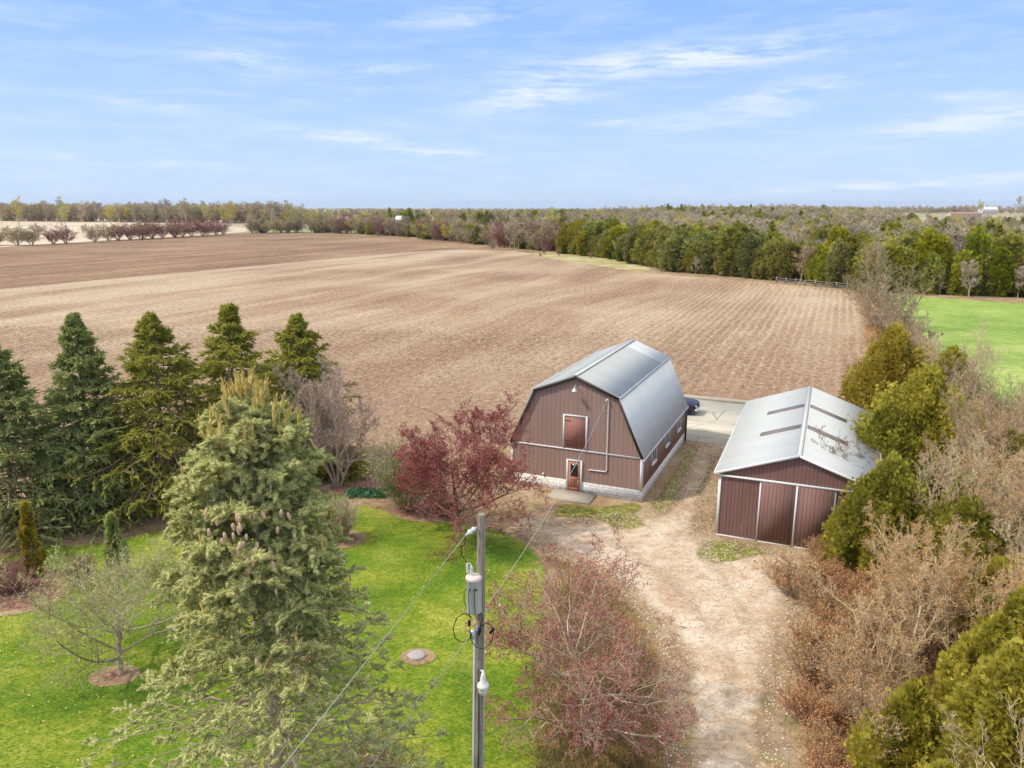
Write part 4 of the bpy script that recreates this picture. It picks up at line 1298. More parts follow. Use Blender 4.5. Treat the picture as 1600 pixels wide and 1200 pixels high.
# ------------------------------------------------------------------ the big spruce in front
rng = np.random.default_rng(11)
HS = 13.5
hp = lambda s: np.interp(s, [0, .07, .19, .31, .41, .46, .56, .7, 1], [.3, 1.1, 1.5, 1.75, 1.85, 2.5, 3.2, 3.6, 4.0]) / 4.4
wood, leaf, C = spruce_mesh(5, HS, 4.4, nbr=270, nlat=14, ntw=6, tw=.155, tmpl=BRUSH, prof=hp, el0=55, el1=-12, droop=.12, thin=.80, kz=.10, star=9)
hero = plant('spruce_tree', (-5.45, 15.0, 0), 'large pale green spruce with tan cones and yellow top shoots, nearest tree', 'tree',
             [('trunk', wood, 'bark_grey'), ('needles', leaf, 'blue_spruce')])
sh = NM()
n = 46
a = rng.uniform(0, 2 * np.pi, n); r_ = rng.uniform(.05, .95, n)
P = np.stack([np.cos(a) * r_, np.sin(a) * r_, HS + .15 - r_ * .95 + rng.uniform(-.15, .15, n)], 1)
D = np.stack([np.cos(a) * .18, np.sin(a) * .18, np.ones(n)], 1)
P = np.vstack([P, [[0, 0, HS - .2]]]); D = np.vstack([D, [[0, 0, 1]]])
SHV = np.array(BRUSH[0]) * [.42, .42, 1]
inst(sh, SHV, BRUSH[1], P, D, rng.uniform(.45, .8, n + 1), tipt=BRUSH[2], rng=rng)
# upright yellowish shoots on the ends of the upper boughs
sel = C[12:110, -1]; pk = rng.uniform(0, 1, len(sel)) < .5
sel = sel[pk]
inst(sh, SHV, BRUSH[1], sel, np.array([0, 0, 1.0]) + rng.normal(0, .2, sel.shape), rng.uniform(.28, .5, len(sel)), tipt=BRUSH[2], rng=rng)
sh.build('shoots', MATS['shoot_yellow'], hero)
cn_ = NM()
cv, cf = [], []
for k, (rad, z) in enumerate([(.0, 0), (.13, .06), (.2, .3), (.2, .6), (.13, .9), (0, 1)]):
    for j in range(6): cv.append((rad * math.cos(j * math.pi / 3), rad * math.sin(j * math.pi / 3), z))
for k in range(5):
    for j in range(6): cf.append((k * 6 + j, k * 6 + (j + 1) % 6, (k + 1) * 6 + (j + 1) % 6, (k + 1) * 6 + j))
n_c = 44
zc = HS - rng.uniform(2.0, 3.2, n_c) - rng.uniform(0, 2.0, n_c) * (rng.uniform(0, 1, n_c) < .2)
ac = -np.pi / 2 + rng.normal(.12, .34, n_c)
rc_ = hp((1 - zc / HS) / .9) * 4.4 * rng.uniform(.86, 1.02, n_c) - .02
cp = np.stack([np.cos(ac) * rc_, np.sin(ac) * rc_, zc + rc_ * .22], 1)
cone_me = NM().add(np.array(cv) * [1, 1, -1], cf, rng.uniform(0, 1, len(cv))).mesh('cone', MATS['cone_tan'], True)
for p_ in cp:
    o = bpy.data.objects.new('cone', cone_me); COL.objects.link(o); o.parent = hero
    o.location = p_; o.rotation_euler = (rng.normal(0, .15), rng.normal(0, .15), rng.uniform(0, 6)); o.scale = (rng.uniform(.15, .20),) * 3

# ------------------------------------------------------------------ the row of dark spruces
ROW = [(-27.6, 39.2, 10.4, 4.0, 21, 'norway_blue', 'blue green spruce cut by the left edge, leftmost of the dark row'),
       (-24.2, 41.3, 11.6, 3.8, 22, 'norway_blue', 'tall narrow blue green spruce, second from the left in the dark row'),
       (-20.6, 42.6, 11.4, 4.3, 23, 'norway', 'broad dark green spruce standing in the middle of the row of five'),
       (-17.4, 46.0, 11.5, 4.1, 24, 'norway', 'dark green spruce directly behind the pale spruce top, fourth in the row'),
       (-14.4, 50.0, 10.3, 3.6, 25, 'norway', 'dark green spruce behind the leafless tree, right end of the row')]
for (x, y, h, r_, sd_i, mt, lb) in ROW:
    pf = (lambda q: .03 + q ** 1.0) if sd_i == 22 else (lambda q: .03 + np.clip(q * 1.5, 0, 1) ** 1.05 * .95)
    wood, leaf, _ = spruce_mesh(sd_i, h, r_ * 1.08, nbr=150, nlat=15, ntw=8, tw=.31, tmpl=BRUSH_S, prof=pf, el0=50, el1=-4, droop=.45 if mt == 'norway_blue' else .75, kz=.03, lvar=(.62, 1.3))
    plant('spruce_tree', (x, y, 0), lb, 'tree', [('trunk', wood, 'bark_brown'), ('needles', leaf, mt)], group='dark spruces along the field edge')

# ------------------------------------------------------------------ garden trees and shrubs
nmw, last = bare_mesh(31, 7.6, .42, .16, K=(8, 9, 8, 6), ang=(28, 30, 32, 35), fork=.12, up_=.55, multi=5, rmin=.007, sides=(6, 5, 3, 3), ratio=(.62, .55, .5, .5))
plant('bare_tree', (-11.2, 45.6, 0), 'leafless many stemmed brown tree in front of the right end spruce', 'tree', [('branches', nmw, 'bark_mauve')])

nmw, last = bare_mesh(32, 5.9, .5, .17, K=(16, 10, 8, 6), ang=(64, 48, 46, 44), fork=.15, up_=.30, rmin=.007, ratio=(1.3, .58, .52, .45), wig=.14, lean_=(-.10, 0))
lf = leaves_on(rng, last[3], 4, .095, t0=.0, spread=.04)
lf2 = leaves_on(rng, last[2], 4, .09, t0=.3, spread=.03); 
plant('crabapple_tree', (-2.95, 38.7, 0), 'dark red budding crabapple at the left corner of the barn', 'tree',
      [('branches', nmw, 'bark_red'), ('leaves', lf, 'crab_leaf'), ('leaves', lf2, 'crab_leaf')])

nmw, last = bare_mesh(33, 5.7, .5, .15, K=(18, 10, 8, 6), ang=(68, 48, 48, 45), fork=.12, up_=.3, rmin=.006, ratio=(1.08, .62, .5, .45), wig=.16)
lf = leaves_on(rng, last[3], 3, .065, t0=.2, spread=.04)
plant('crabapple_tree', (2.5, 21.6, 0), 'pinkish red budding crabapple with grey twigs beside the gravel drive', 'tree',
      [('branches', nmw, 'bark_grey'), ('leaves', lf, 'crab_leaf_pink')])

nmw, last = bare_mesh(34, 4.7, .5, .13, K=(15, 10, 8, 5), ang=(70, 46, 46, 45), fork=.2, up_=.32, rmin=.006, ratio=(1.25, .62, .5, .45), wig=.14)
lf = leaves_on(rng, last[3], 2, .08, t0=.3, spread=.04)
plant('apple_tree', (-15.0, 25.6, 0), 'small spreading tree with fresh pale green leaves on the left lawn', 'tree',
      [('branches', nmw, 'bark_grey'), ('leaves', lf, 'apple_leaf')])


def shrub(seed, name, loc, H, Wd, n, wood_mat, label, leafm=None, ln=3, lsz=.05, up_=.4, cat='shrub', r0=.02, rmin=.006, sub=(7, 5)):
    rg_ = np.random.default_rng(seed)
    nm_ = NM()
    P, Rr, L = [], [], []
    for i in range(n):
        a0 = rg_.uniform(0, 2 * np.pi); rr0 = rg_.uniform(0, 1) ** .5
        d = np.array([math.cos(a0) * rr0 * Wd / H * .8, math.sin(a0) * rr0 * Wd / H * .8, 1.0])
        l_ = H * rg_.uniform(.7, 1.05)
        P.append(polyline(rg_, (math.cos(a0) * rr0 * Wd * .15, math.sin(a0) * rr0 * Wd * .15, -.05), d, l_, 5, .1, .05)); L.append(l_)
        Rr.append(np.linspace(r0, r0 * .35, 6))
    P, Rr, L = np.array(P), np.array(Rr), np.array(L)
    v, f = tube(P, Rr, 4); nm_.add(v, f, np.repeat(rg_.uniform(0, 1, n), 24))
    for lv_, kk in enumerate(sub):
        P, Rr, L, t = children(rg_, P, Rr, L, kk, .15, 1.0, 32, 10, .42, .4, K=3, trop=up_, wig=.15, rr=.6, rmin=rmin)
        v, f = tube(P, Rr, 3); nm_.add(v, f, np.repeat(rg_.uniform(0, 1, len(P)), 12))
    parts = [('stems', nm_, wood_mat)]
    if leafm: parts.append(('leaves', leaves_on(rg_, P, ln, lsz), leafm))
    return plant(name, loc, label, cat, parts)


shrub(41, 'olive_shrub', (-6.3, 41.8, 0), 3.9, 2.8, 75, 'bark_tan', 'tall airy olive tan shrub behind the dark red crabapple', 'twig_olive', 5, .09, r0=.018)
shrub(42, 'brown_shrub', (-3.9, 41.0, 0), 1.7, 1.9, 50, 'bark_red', 'low reddish brown shrub at the foot of the tall olive one', None)
shrub(43, 'grey_shrub', (-9.2, 37.6, 0), 2.1, 1.25, 90, 'bark_grey', 'rounded bare grey shrub at the lawn edge behind the pale spruce', None, r0=.012, sub=(8, 5))
shrub(44, 'brown_shrub', (-23.4, 31.9, 0), 1.5, 1.7, 70, 'bark_red', 'low bare reddish brown shrub in the mulch bed at the left edge', None)
shrub(45, 'olive_shrub', (-26.0, 34.0, 0), 2.5, 1.6, 50, 'bark_tan', 'pale tan airy shrub at the left edge behind the low brown shrub', 'twig_olive', 2, .05)
shrub(46, 'brown_shrub', (-20.3, 32.4, 0), 1.6, 1.0, 60, 'bark_brown', 'brown shrub between the narrow gold cedar and the small leafing tree', None)
shrub(47, 'rust_shrub', (-13.6, 31.6, 0), 1.9, 1.3, 50, 'bark_red', 'rust coloured twiggy shrub just left of the pale spruce', 'bud_rust', 2, .05)
shrub(48, 'red_shrub', (-7.6, 25.0, 0), 2.3, 1.5, 60, 'bark_grey', 'twiggy grey shrub with red buds seen through the pale spruce', 'crab_leaf_pink', 2, .04)
shrub(49, 'red_shrub', (-4.0, 18.6, 0), 2.6, 1.6, 60, 'bark_brown', 'twiggy red budded shrub at the bottom between spruce and pole', 'crab_leaf_pink', 2, .035)


def column_cedar(seed, loc, H, r_, mat, label):
    wood, leaf = cedar_mesh(seed, H, r_, 36, 120, .16, prof=lambda t: (1 - t) ** .45 * .95 + .05)
    plant('columnar_cedar', loc, label, 'tree', [('trunk', wood, 'bark_brown'), ('foliage', leaf, mat)])


column_cedar(51, (-23.2, 33.6, 0), 3.7, .42, 'cedar_rust', 'narrow upright golden brown cedar at the left edge of the lawn')
column_cedar(52, (-19.2, 33.6, 0), 3.0, .5, 'norway_blue', 'narrow dark green upright evergreen behind the small leafing tree')

# blue green perennials
he = NM(); n = 900
P = np.stack([rng.uniform(-1.3, 1.3, n), rng.uniform(-.5, .5, n), rng.uniform(0, .3, n)], 1)
inst(he, LEAF[0], LEAF[1], P, rng.normal(0, 1, (n, 3)) + [0, 0, .6], .2, rng=rng)
o = he.build('perennial_clump', MATS['herb']); o.location = (-9.0, 44.0, 0)
tag(o, 'clump of blue green perennials at the back edge of the lawn', 'plant')
# dark low evergreen at the foot of the end spruce
wood, leaf, _ = spruce_mesh(53, 2.2, 2.2, nbr=60, nlat=10, ntw=6, tw=.28, tmpl=BRUSH_S, el0=30, el1=5, droop=.2, kz=.05)
plant('juniper_bush', (-11.2, 47.5, 0), 'low dark green evergreen bush under the leafless tree', 'shrub', [('trunk', wood, 'bark_brown'), ('needles', leaf, 'norway')])

# ------------------------------------------------------------------ trees along the right boundary
CED = [(61, 18.1, 33.9, 5.3, 2.5, 'cedar_green', 'olive cedar covering the right end of the shed doors'),
       (62, 24.6, 43.6, 7.4, 3.9, 'cedar_gold', 'tall yellow green cedar right of the shed roof'),
       (63, 27.6, 53.5, 8.4, 3.7, 'cedar_rust', 'rust tinged cedar farther back beyond the shed roof'),
       (64, 22.3, 42.8, 5.6, 2.8, 'cedar_green', 'darker green cedar pressed against the right side of the shed'),
       (65, 31.2, 52.5, 7.0, 3.0, 'cedar_gold', 'yellow tinged cedar beside the green field, behind the tall yellow green one'),
       (66, 13.0, 17.2, 6.3, 2.0, 'cedar_gold', 'bright yellow green cedar filling the bottom right corner'),
       (67, 9.8, 14.6, 4.9, 1.6, 'cedar_gold', 'smaller bright cedar at the bottom edge left of the corner one'),
       (68, 17.0, 21.6, 6.2, 2.1, 'cedar_gold', 'yellow green cedar cut by the right edge above the corner one'),
       (69, 20.2, 31.0, 4.4, 2.5, 'cedar_green', 'green cedar half hidden by bare twigs below the shed cedar'),
       (70, 11.3, 18.6, 4.2, 1.5, 'cedar_gold', 'short bright cedar in front of the low bare tree by the drive'),
       (56, 22.6, 34.0, 4.6, 2.4, 'cedar_green', 'low green cedar among the bare trees right of the shed cedar'),
       (57, 19.4, 26.8, 3.8, 1.9, 'cedar_gold', 'small olive yellow cedar under the bare trees near the right edge'),
       (58, 27.6, 40.0, 4.8, 2.4, 'cedar_green', 'green cedar by the right edge below the green field'),
       (60, 14.6, 20.4, 5.2, 1.6, 'cedar_gold', 'bright cedar between the corner one and the right edge one')]
for (sd_i, x, y, h, r_, mt, lb) in CED:
    near = y < 25
    wood, leaf = cedar_mesh(sd_i, h, r_, 230 if near else 190, 130 if near else 165, .15 if near else .19, lumps=.56 if near else .62)
    plant('cedar_tree', (x, y, 0), lb, 'tree', [('trunk', wood, 'bark_brown'), ('foliage', leaf, mt)], group='cedars along the right boundary')
BT = [(71, 57.0, 119.0, 13.6, .20, 1, 'bark_grey', 'large bare grey tree at the far end of the fence row', None),
      (72, 38.5, 64.0, 8.6, .10, 4, 'bark_pale', 'pale bare upright tree standing against the green field', None),
      (73, 21.0, 32.4, 7.4, .13, 4, 'bark_pale', 'pale bare tree with steep limbs in front of the yellow green cedar', None),
      (74, 26.0, 38.5, 8.2, .13, 5, 'bark_grey', 'bare grey tree at the right edge below the green field', 'bud_rust'),
      (75, 17.0, 27.2, 5.2, .12, 4, 'bark_pale', 'bare tree with rust orange buds right of the drive', 'bud_rust'),
      (76, 13.2, 22.5, 5.0, .11, 4, 'bark_pale', 'low bare tree whose branches reach left over the drive edge', 'bud_rust'),
      (77, 22.0, 29.5, 7.6, .13, 5, 'bark_grey', 'bare tree with rusty buds cut by the right edge', 'bud_rust'),
      (78, 32.5, 50.0, 7.4, .11, 5, 'bark_grey', 'thin grey bare tree between the cedars and the green field', None),
      (79, 19.4, 39.2, 5.8, .09, 4, 'bark_brown', 'dark twiggy bare tree reaching over the shed roof', None),
      (80, 44.0, 82.0, 6.5, .09, 5, 'bark_grey', 'purplish bare thorn tree in the fence row near the field', None),
      (81, 48.5, 96.0, 8.5, .10, 5, 'bark_grey', 'middle bare tree of the far fence row, below the large grey one', None),
      (82, 53.5, 108.0, 9.5, .12, 4, 'bark_tan', 'olive tinged bare tree just in front of the large grey one', None),
      (83, 15.0, 17.2, 4.6, .10, 4, 'bark_grey', 'grey bare sapling among bright cedars at the bottom right', None),
      (85, 17.0, 25.0, 5.8, .11, 5, 'bark_pale', 'pale bare tree above the corner cedars, left of the right edge', 'bud_rust'),
      (86, 11.6, 20.0, 3.9, .09, 5, 'bark_grey', 'low grey bare tree arching over the brush near the bottom', 'bud_rust'),
      (87, 24.0, 34.6, 7.0, .12, 5, 'bark_pale', 'pale many stemmed bare tree below the tall yellow green cedar', 'bud_rust'),
      (88, 29.5, 45.0, 7.6, .12, 5, 'bark_grey', 'grey bare tree at the right edge in front of the green field', 'bud_rust'),
      (90, 13.4, 25.6, 3.8, .08, 6, 'bark_brown', 'low brown bare tree at the brushy edge of the drive', 'bud_rust'),
      (55, 13.6, 14.6, 5.6, .10, 5, 'bark_pale', 'pale bare sapling rising in front of the bright corner cedar', None),
      (56, 21.0, 26.4, 6.6, .11, 5, 'bark_pale', 'pale bare tree cut by the right edge just above the cedars', None),
      (35, 28.4, 41.5, 6.8, .10, 5, 'bark_pale', 'pale tan bare tree at the right edge between two green cedars', 'bud_rust'),
      (36, 24.8, 37.2, 5.6, .10, 5, 'bark_pale', 'low tan bare tree below the tall yellow green cedar, toward the right edge', None),
      (37, 31.6, 47.2, 6.6, .10, 5, 'bark_tan', 'olive tan bare tree just below the corner of the green field', None),
      (84, 38.0, 70.0, 5.2, .08, 5, 'bark_grey', 'low grey thorn tree by the field corner behind the cedars', None)]
for (sd_i, x, y, h, tr_, mu, mt, lb, lfm) in BT:
    far = y > 70
    lean_i = (-.35, .1) if sd_i in (75, 76, 79) else (0, 0)
    nmw, last = bare_mesh(sd_i, h, .45, tr_, K=(8, 7, 6, 5) if mu > 1 else (11, 8, 7, 6), ang=(34, 36, 40, 42), fork=.15, up_=.5, multi=mu, rmin=.016 if far else (.007 if y > 26 else .005), ratio=(.6, .56, .52, .48),
                          sides=(6, 5, 3, 3), wig=.12, lean_=lean_i)
    parts = [('branches', nmw, mt)]
    if lfm: parts.append(('buds', leaves_on(rng, last[3], 2 if sd_i % 2 else 1, .06, t0=.3), lfm))
    plant('bare_tree', (x, y, 0), lb, 'tree', parts, group='bare trees along the right boundary')

# brush and dry grass ------------------------------------------------------------------
def scatter_in(poly, n, rg_):
    poly = np.array(poly, float); lo, hi = poly.min(0), poly.max(0)
    out = np.zeros((0, 2))
    while len(out) < n:
        p = rg_.uniform(lo, hi, (n * 2, 2)); out = np.vstack([out, p[inside(poly, p)]])
    return out[:n]


BLADE = ([(-.05, 0, 0), (.05, 0, 0), (.02, .08, .6), (0, .2, 1.0)], [(0, 1, 2), (0, 2, 3)])


def blades(name, poly, n, h, mat, seed, lean_=.5, wid=1.0, edge=0.0, dens=None):
    rg_ = np.random.default_rng(seed)
    p = scatter_in(poly, n, rg_)
    if edge:
        dd = dist(poly, p); p = p[rg_.uniform(0, edge, len(p)) < dd]
    if dens is not None:
        p = p[dens(p, rg_)]
    P = np.c_[p, np.zeros(len(p))]
    D = rg_.normal(0, lean_, P.shape); D[:, 2] = 1
    nm_ = NM(); tv = np.array(BLADE[0]) * [wid, wid, 1]
    patchn = .5 + .25 * np.sin(p[:, 0] * 1.3 + np.sin(p[:, 1] * .9)) + .2 * np.sin(p[:, 1] * 1.7 + p[:, 0] * .6)
    inst(nm_, tv, BLADE[1], P, D, rg_.uniform(.5, 1.3, len(P)) * h, tint=np.clip(patchn + rg_.normal(0, .22, len(P)), 0, 1), rng=rg_)
    return tag(nm_.build(name, MATS[mat]), kind='stuff')


BRUSHP = [(2.2, 35.4), (4.0, 34.0), (5.2, 31.7), (5.8, 28.9), (5.9, 26.2), (5.6, 23.8), (4.9, 20.7), (4.2, 14), (0.3, 14), (0.5, 20.7), (0.5, 24.6), (1.0, 28.0), (1.8, 31.1)]
tag(blades('dry_grass', BRUSHP, 52000, .36, 'dry_grass', 91, .7, .8, 1.0), 'tall tan dry grass under the crabapple by the drive', 'dry grass')
BORD = [(15.4, 34.9), (17.7, 37.3), (22.4, 43.4), (30, 53.4), (39.6, 64.3), (50, 64.3), (30, 28.0), (18, 13), (8.6, 13), (9.4, 20.7), (10.6, 24.6), (11.9, 27.5), (13.6, 30.8)]
tag(blades('dry_weeds', BORD, 110000, .55, 'dry_rust', 92, .7, .9, 1.0), 'rust brown dead weeds and brush along the right boundary', 'dry weeds')
FAR = [(33.5, 68.9), (41.7, 87.3), (55.5, 118.1), (69, 152), (75, 152), (58.1, 105.8), (47, 78), (40, 62), (29, 50)]
tag(blades('dry_weeds', FAR, 40000, .7, 'dry_rust', 93, .6, 1.0, 1.2), 'brown weeds between the stubble field and the green field', 'dry weeds')
LP = [tuple(p) for p in LB]
tag(blades('lawn_grass', [p for p in LAWN], 150000, .085, 'lawn_blade', 94, .8, 1.6, .25), 'mown bright green grass covering the lawn', 'grass')
dn = NM(); rgd = np.random.default_rng(97)
p = np.vstack([scatter_in([(-30, 8), (-12, 8), (-10, 30), (-22, 34), (-28, 33)], 420, rgd), scatter_in(LAWN, 260, rgd)])
P = np.c_[p, np.full(len(p), .09)]
inst(dn, [(.5 * math.cos(t), .5 * math.sin(t), 0) for t in np.linspace(0, 5.2, 6)] + [(0, 0, .25)], [(i, (i + 1) % 6, 6) for i in range(6)], P, rgd.normal(0, .3, P.shape) + [0, 0, 1], rgd.uniform(.05, .09, len(P)), rng=rgd)
tag(dn.build('dandelions', MATS['shoot_yellow']), 'small yellow dandelion flowers dotted over the lawn', 'flowers', kind='stuff')
GP = [(2.0, 41.0), (3.1, 42.9), (5.2, 42.4), (7.3, 43.2), (8.1, 42.2), (7.6, 41.0), (6.5, 38.7), (5.2, 39.2), (4.8, 40.3), (2.6, 40.4)]
tag(blades('short_grass', GP, 3500, .10, 'lawn_blade', 95, .8, 1.2, .8), 'short grass growing in front of the barn wall', 'grass')
st_ = NM(); rgs = np.random.default_rng(98)
p = scatter_in(DRIVE, 12000, rgs); P = np.c_[p, np.full(len(p), .035)]
inst(st_, [(1, 0, 0), (.3, .8, 0), (-.8, .6, 0), (-.7, -.7, 0), (.4, -.9, 0), (0, 0, .6)], [(0, 1, 5), (1, 2, 5), (2, 3, 5), (3, 4, 5), (4, 0, 5)], P, rgs.normal(0, .2, P.shape) + [0, 0, 1], rgs.uniform(.015, .045, len(P)), rng=rgs)
tag(st_.build('gravel_stones', MATS['pale_stone']), 'loose pale stones on the gravel drive', 'gravel', kind='stuff')
rs_ = NM()
p = scatter_in([(-60, 48), (-28, 52), (-9, 53), (0, 60), (6, 68), (15, 70), (30, 71), (36, 78), (47, 104), (-80, 112)], 70000, rgs); P = np.c_[p, np.full(len(p), .03)]
D = rgs.normal(0, 1, P.shape); D[:, 2] = rgs.uniform(0, .25, len(P))
inst(rs_, [(-.09, 0, 0), (.09, 0, 0), (.06, .02, 1), (-.06, .02, 1)], [(0, 1, 2), (0, 2, 3)], P, D, rgs.uniform(.1, .34, len(P)), rng=rgs)
tag(rs_.build('corn_residue', MATS['residue']), 'broken pale corn stalks lying on the near stubble field', 'stubble', kind='stuff')
# low thorn bushes through the brushy border
TH = []
for sd_i, mt, lm_ in ((191, 'bark_red', 'bud_rust'), (192, 'bark_brown', 'dry_rust'), (193, 'bark_grey', 'bud_rust')):
    e = shrub(sd_i, 'thorn_bush', (0, 0, 0), 1.5, 1.6, 42, mt, 'rust brown thorn bush in the brushy border beside the drive', lm_, 3, .06, r0=.012)
    e['group'] = 'low thorn bushes in the border'
    TH.append(e)
TSP = [(12.1, 27.4), (13.6, 29.6), (12.9, 31.8), (14.6, 32.6), (11.4, 25.0), (12.8, 24.0), (10.4, 22.6), (11.9, 22.2), (10.0, 20.6), (15.4, 30.4), (16.8, 29.0), (14.4, 27.0),
       (9.4, 18.6), (16.2, 26.0), (18.4, 27.4), (19.6, 29.4), (22.0, 33.0), (24.4, 37.0), (18.8, 34.6), (27.6, 41.6), (15.6, 35.2), (26.4, 49.2), (31.6, 59.0), (35.6, 66.0), (38.4, 74.0), (42.0, 80.0), (46.0, 90.0), (50, 99), (53, 108), (57, 116), (61, 126), (65, 136), (69, 146)]
for i, (x, y) in enumerate(TSP):
    src = TH[i % 3]
    e = src if i < 3 else src.copy()
    if i >= 3:
        COL.objects.link(e)
        for ch in src.children:
            c_ = ch.copy(); COL.objects.link(c_); c_.parent = e
    e.location = (x, y, 0); e.rotation_euler = (0, 0, i * 1.9)
    k_ = (.8 + .5 * ((i * 7) % 5) / 5) * (1 if y < 60 else 1.5); e.scale = (k_, k_, k_)
    nr = 'below the shed corner cedar' if y > 29 and x < 16 else ('at the drive edge half way down' if y > 23.5 and x < 14 else ('at the drive edge near the bottom of the picture' if x < 14 else 'deep in the brush among the bare trees'))
    e['label'] = 'rust brown thorn bush ' + nr if y < 36 else ('brown thorn bush between the cedars of the right boundary' if y < 60 else 'brown thorn bush in the weedy strip between the two far fields')
    e['group'] = 'thorn bushes ' + nr if y < 36 else ('thorn bushes between the cedars' if y < 60 else 'thorn bushes in the far strip')
# leaf litter flecks
lit = NM(); rg = np.random.default_rng(96)
p = np.vstack([scatter_in(DRIVE, 3500, rg), scatter_in(BRUSHP, 3000, rg), scatter_in([(8.0, 42.4), (13, 54), (15.6, 54), (14, 47), (10.9, 38), (9.2, 40)], 2600, rg)])
P = np.c_[p, np.full(len(p), .05)]
D = rg.normal(0, 1, P.shape); D[:, 2] *= .25
inst(lit, LEAF[0], LEAF[1], P, D, rg.uniform(.04, .09, len(P)), rng=rg)
tag(lit.build('leaf_litter', MATS['dry_rust']), 'scattered brown leaves and twigs on the gravel', 'leaf litter', kind='stuff')

# ------------------------------------------------------------------ far trees: a few shapes, copied one by one
def far_bare(seed, H, Wd, mat, n=1900, leafm=None, low=.12, sl_=.9):
    rg_ = np.random.default_rng(seed)
    nm_, last = bare_mesh(seed, H, .4, H * .018, K=(8, 6, 4), ang=(36, 38, 42), fork=low, up_=.55, rmin=.02, ratio=(.62, .55, .5), sides=(5, 3, 3), wig=.13, multi=(7 if H < 8 else 3) if Wd / H > .6 else 1)
    P, D = sample(rg_, last[-1], max(1, n // len(last[-1])), .1)
    tv = [(-.055, 0, 0), (.055, 0, 0), (0, .05, 1)]
    tw_ = NM(); D = D / (np.linalg.norm(D, axis=1, keepdims=True) + 1e-9) + rg_.normal(0, .55, D.shape) + [0, 0, .25]
    inst(tw_, tv, [(0, 1, 2)], P, D, rg_.uniform(.6, 1.3, len(P)) * sl_, rng=rg_)
    out = [('branches', nm_.mesh('branches', MATS['bark_red' if mat == 'twig_red' else 'bark_grey']), None), ('twigs', tw_.mesh('twigs', MATS[mat]), None)]
    if leafm:
        lf_ = leaves_on(rg_, last[-1], 5, .42, t0=.1, spread=.25)
        out.append(('leaves', lf_.mesh('leaves', MATS[leafm]), None))
    return out


def far_cedar(seed, H, Wd, mat='cedar_far'):
    wood, leaf = cedar_mesh(seed, H, Wd, 70, 95, .62, prof=lambda t: np.clip(np.sin(np.pi * np.clip(t, 0, 1) ** .75) ** .55, .12, 1) * (1 - .12 * t))
    return [('trunk', wood.mesh('trunk', MATS['bark_brown']), None), ('foliage', leaf.mesh('foliage', MATS[mat]), None)]


def far_spruce(seed, H, Wd):
    wood, leaf, _ = spruce_mesh(seed, H, Wd, nbr=55, nlat=8, ntw=3, tw=.7, tmpl=CROSS, el0=45, el1=-8)
    return [('trunk', wood.mesh('trunk', MATS['bark_brown']), None), ('needles', leaf.mesh('needles', MATS['norway']), None)]


BARE = [far_bare(101, 11, 6, 'twig_grey'), far_bare(102, 12, 7, 'twig_grey'), far_bare(103, 10, 7, 'twig_olive'), far_bare(104, 12, 6, 'twig_grey')]
SPRING = [far_bare(105, 11, 7, 'twig_olive', 500, 'leaf_spring'), far_bare(106, 12, 6, 'twig_olive', 500, 'leaf_spring')]
REDB = [far_bare(107, 7, 5, 'twig_red', 2600, low=.05, sl_=.7), far_bare(108, 7, 5.5, 'twig_red', 2600, low=.05, sl_=.7), far_bare(109, 6, 5, 'twig_olive', 2600, low=.05, sl_=.7)]
CEDF = [far_cedar(111, 10, 3.2), far_cedar(112, 10, 2.8), far_cedar(113, 9, 3.4)]
SPRF = [far_spruce(115, 12, 2.8)]


def copy_tree(var, name, x, y, sc, label, group, rz):
    e = empty(name, (x, y, float(ground_height(x, y))), rz, label, 'tree', group)
    e.scale = sc
    for pn_, me, _ in var:
        o_ = bpy.data.objects.new(pn_, me); COL.objects.link(o_); o_.parent = e
    return e


rg = np.random.default_rng(200)
EDGE = np.array([(14, 292), (30, 264), (37, 236), (43, 209), (51, 195), (62, 182.5), (67, 172), (73, 161), (79, 155.5), (97, 145.5), (118, 141), (150, 133), (185, 126)], float)


def along(P, step, rg_, j=.5):
    out = []
    for a_, b_ in zip(P[:-1], P[1:]):
        L = np.linalg.norm(b_ - a_); n_ = max(1, int(L / step)); nn = np.array([-(b_ - a_)[1], (b_ - a_)[0]]) / L
        for i in range(n_):
            out.append((a_ + (b_ - a_) * (i + rg_.uniform(.2, .8)) / n_, nn))
    return out


def place(kind, x, y, h, label, group, w_=1.0):
    var, base, nm_ = {'bare': (BARE, 11, 'bare_tree'), 'spring': (SPRING, 11.5, 'budding_tree'), 'red': (REDB, 7, 'thorn_bush'), 'cedar': (CEDF, 10, 'cedar_tree'), 'spruce': (SPRF, 12, 'spruce_tree')}[kind]
    v = var[rg.integers(len(var))]; s = h / base
    return copy_tree(v, nm_, x, y, (s * w_, s * w_, s), label, group, rg.uniform(0, 6.28))


GC = 'cedars along the front edge of the woods'
LC = 'dark olive cedar in the front edge of the woods beyond the fields'
for row, (off, h0, h1, step) in enumerate(((3.5, 5.8, 9.6, 3.2), (8, 8, 12, 3.6))):
    for p, nn in along(EDGE, step, rg):
        q = p + nn * (off + rg.uniform(-1.8, 2.4))
        if q[0] < 17 and row == 0: continue
        where = ('beyond the rough strip' if q[0] < 36 else 'behind the far stubble edge' if q[0] < 60 else
                 'behind the rail fence' if q[0] < 80 else 'behind the green field')
        rw_ = 'front row' if row == 0 else 'second row'
        if rg.uniform() < .13:
            place('bare', q[0], q[1], rg.uniform(h0, h1) * .95, 'bare tree among the %s cedars %s' % (rw_, where), 'bare trees among the ' + rw_ + ' cedars ' + where, 1.0)
            continue
        place('cedar', q[0], q[1], rg.uniform(h0, h1), 'olive cedar in the %s of woods %s' % (rw_, where), rw_ + ' cedars ' + where, rg.uniform(.85, 1.55))
GB = 'grey bare trees in the woods behind the cedars'
LBt = 'grey leafless tree in the woods behind the cedar edge'
CNT = 0


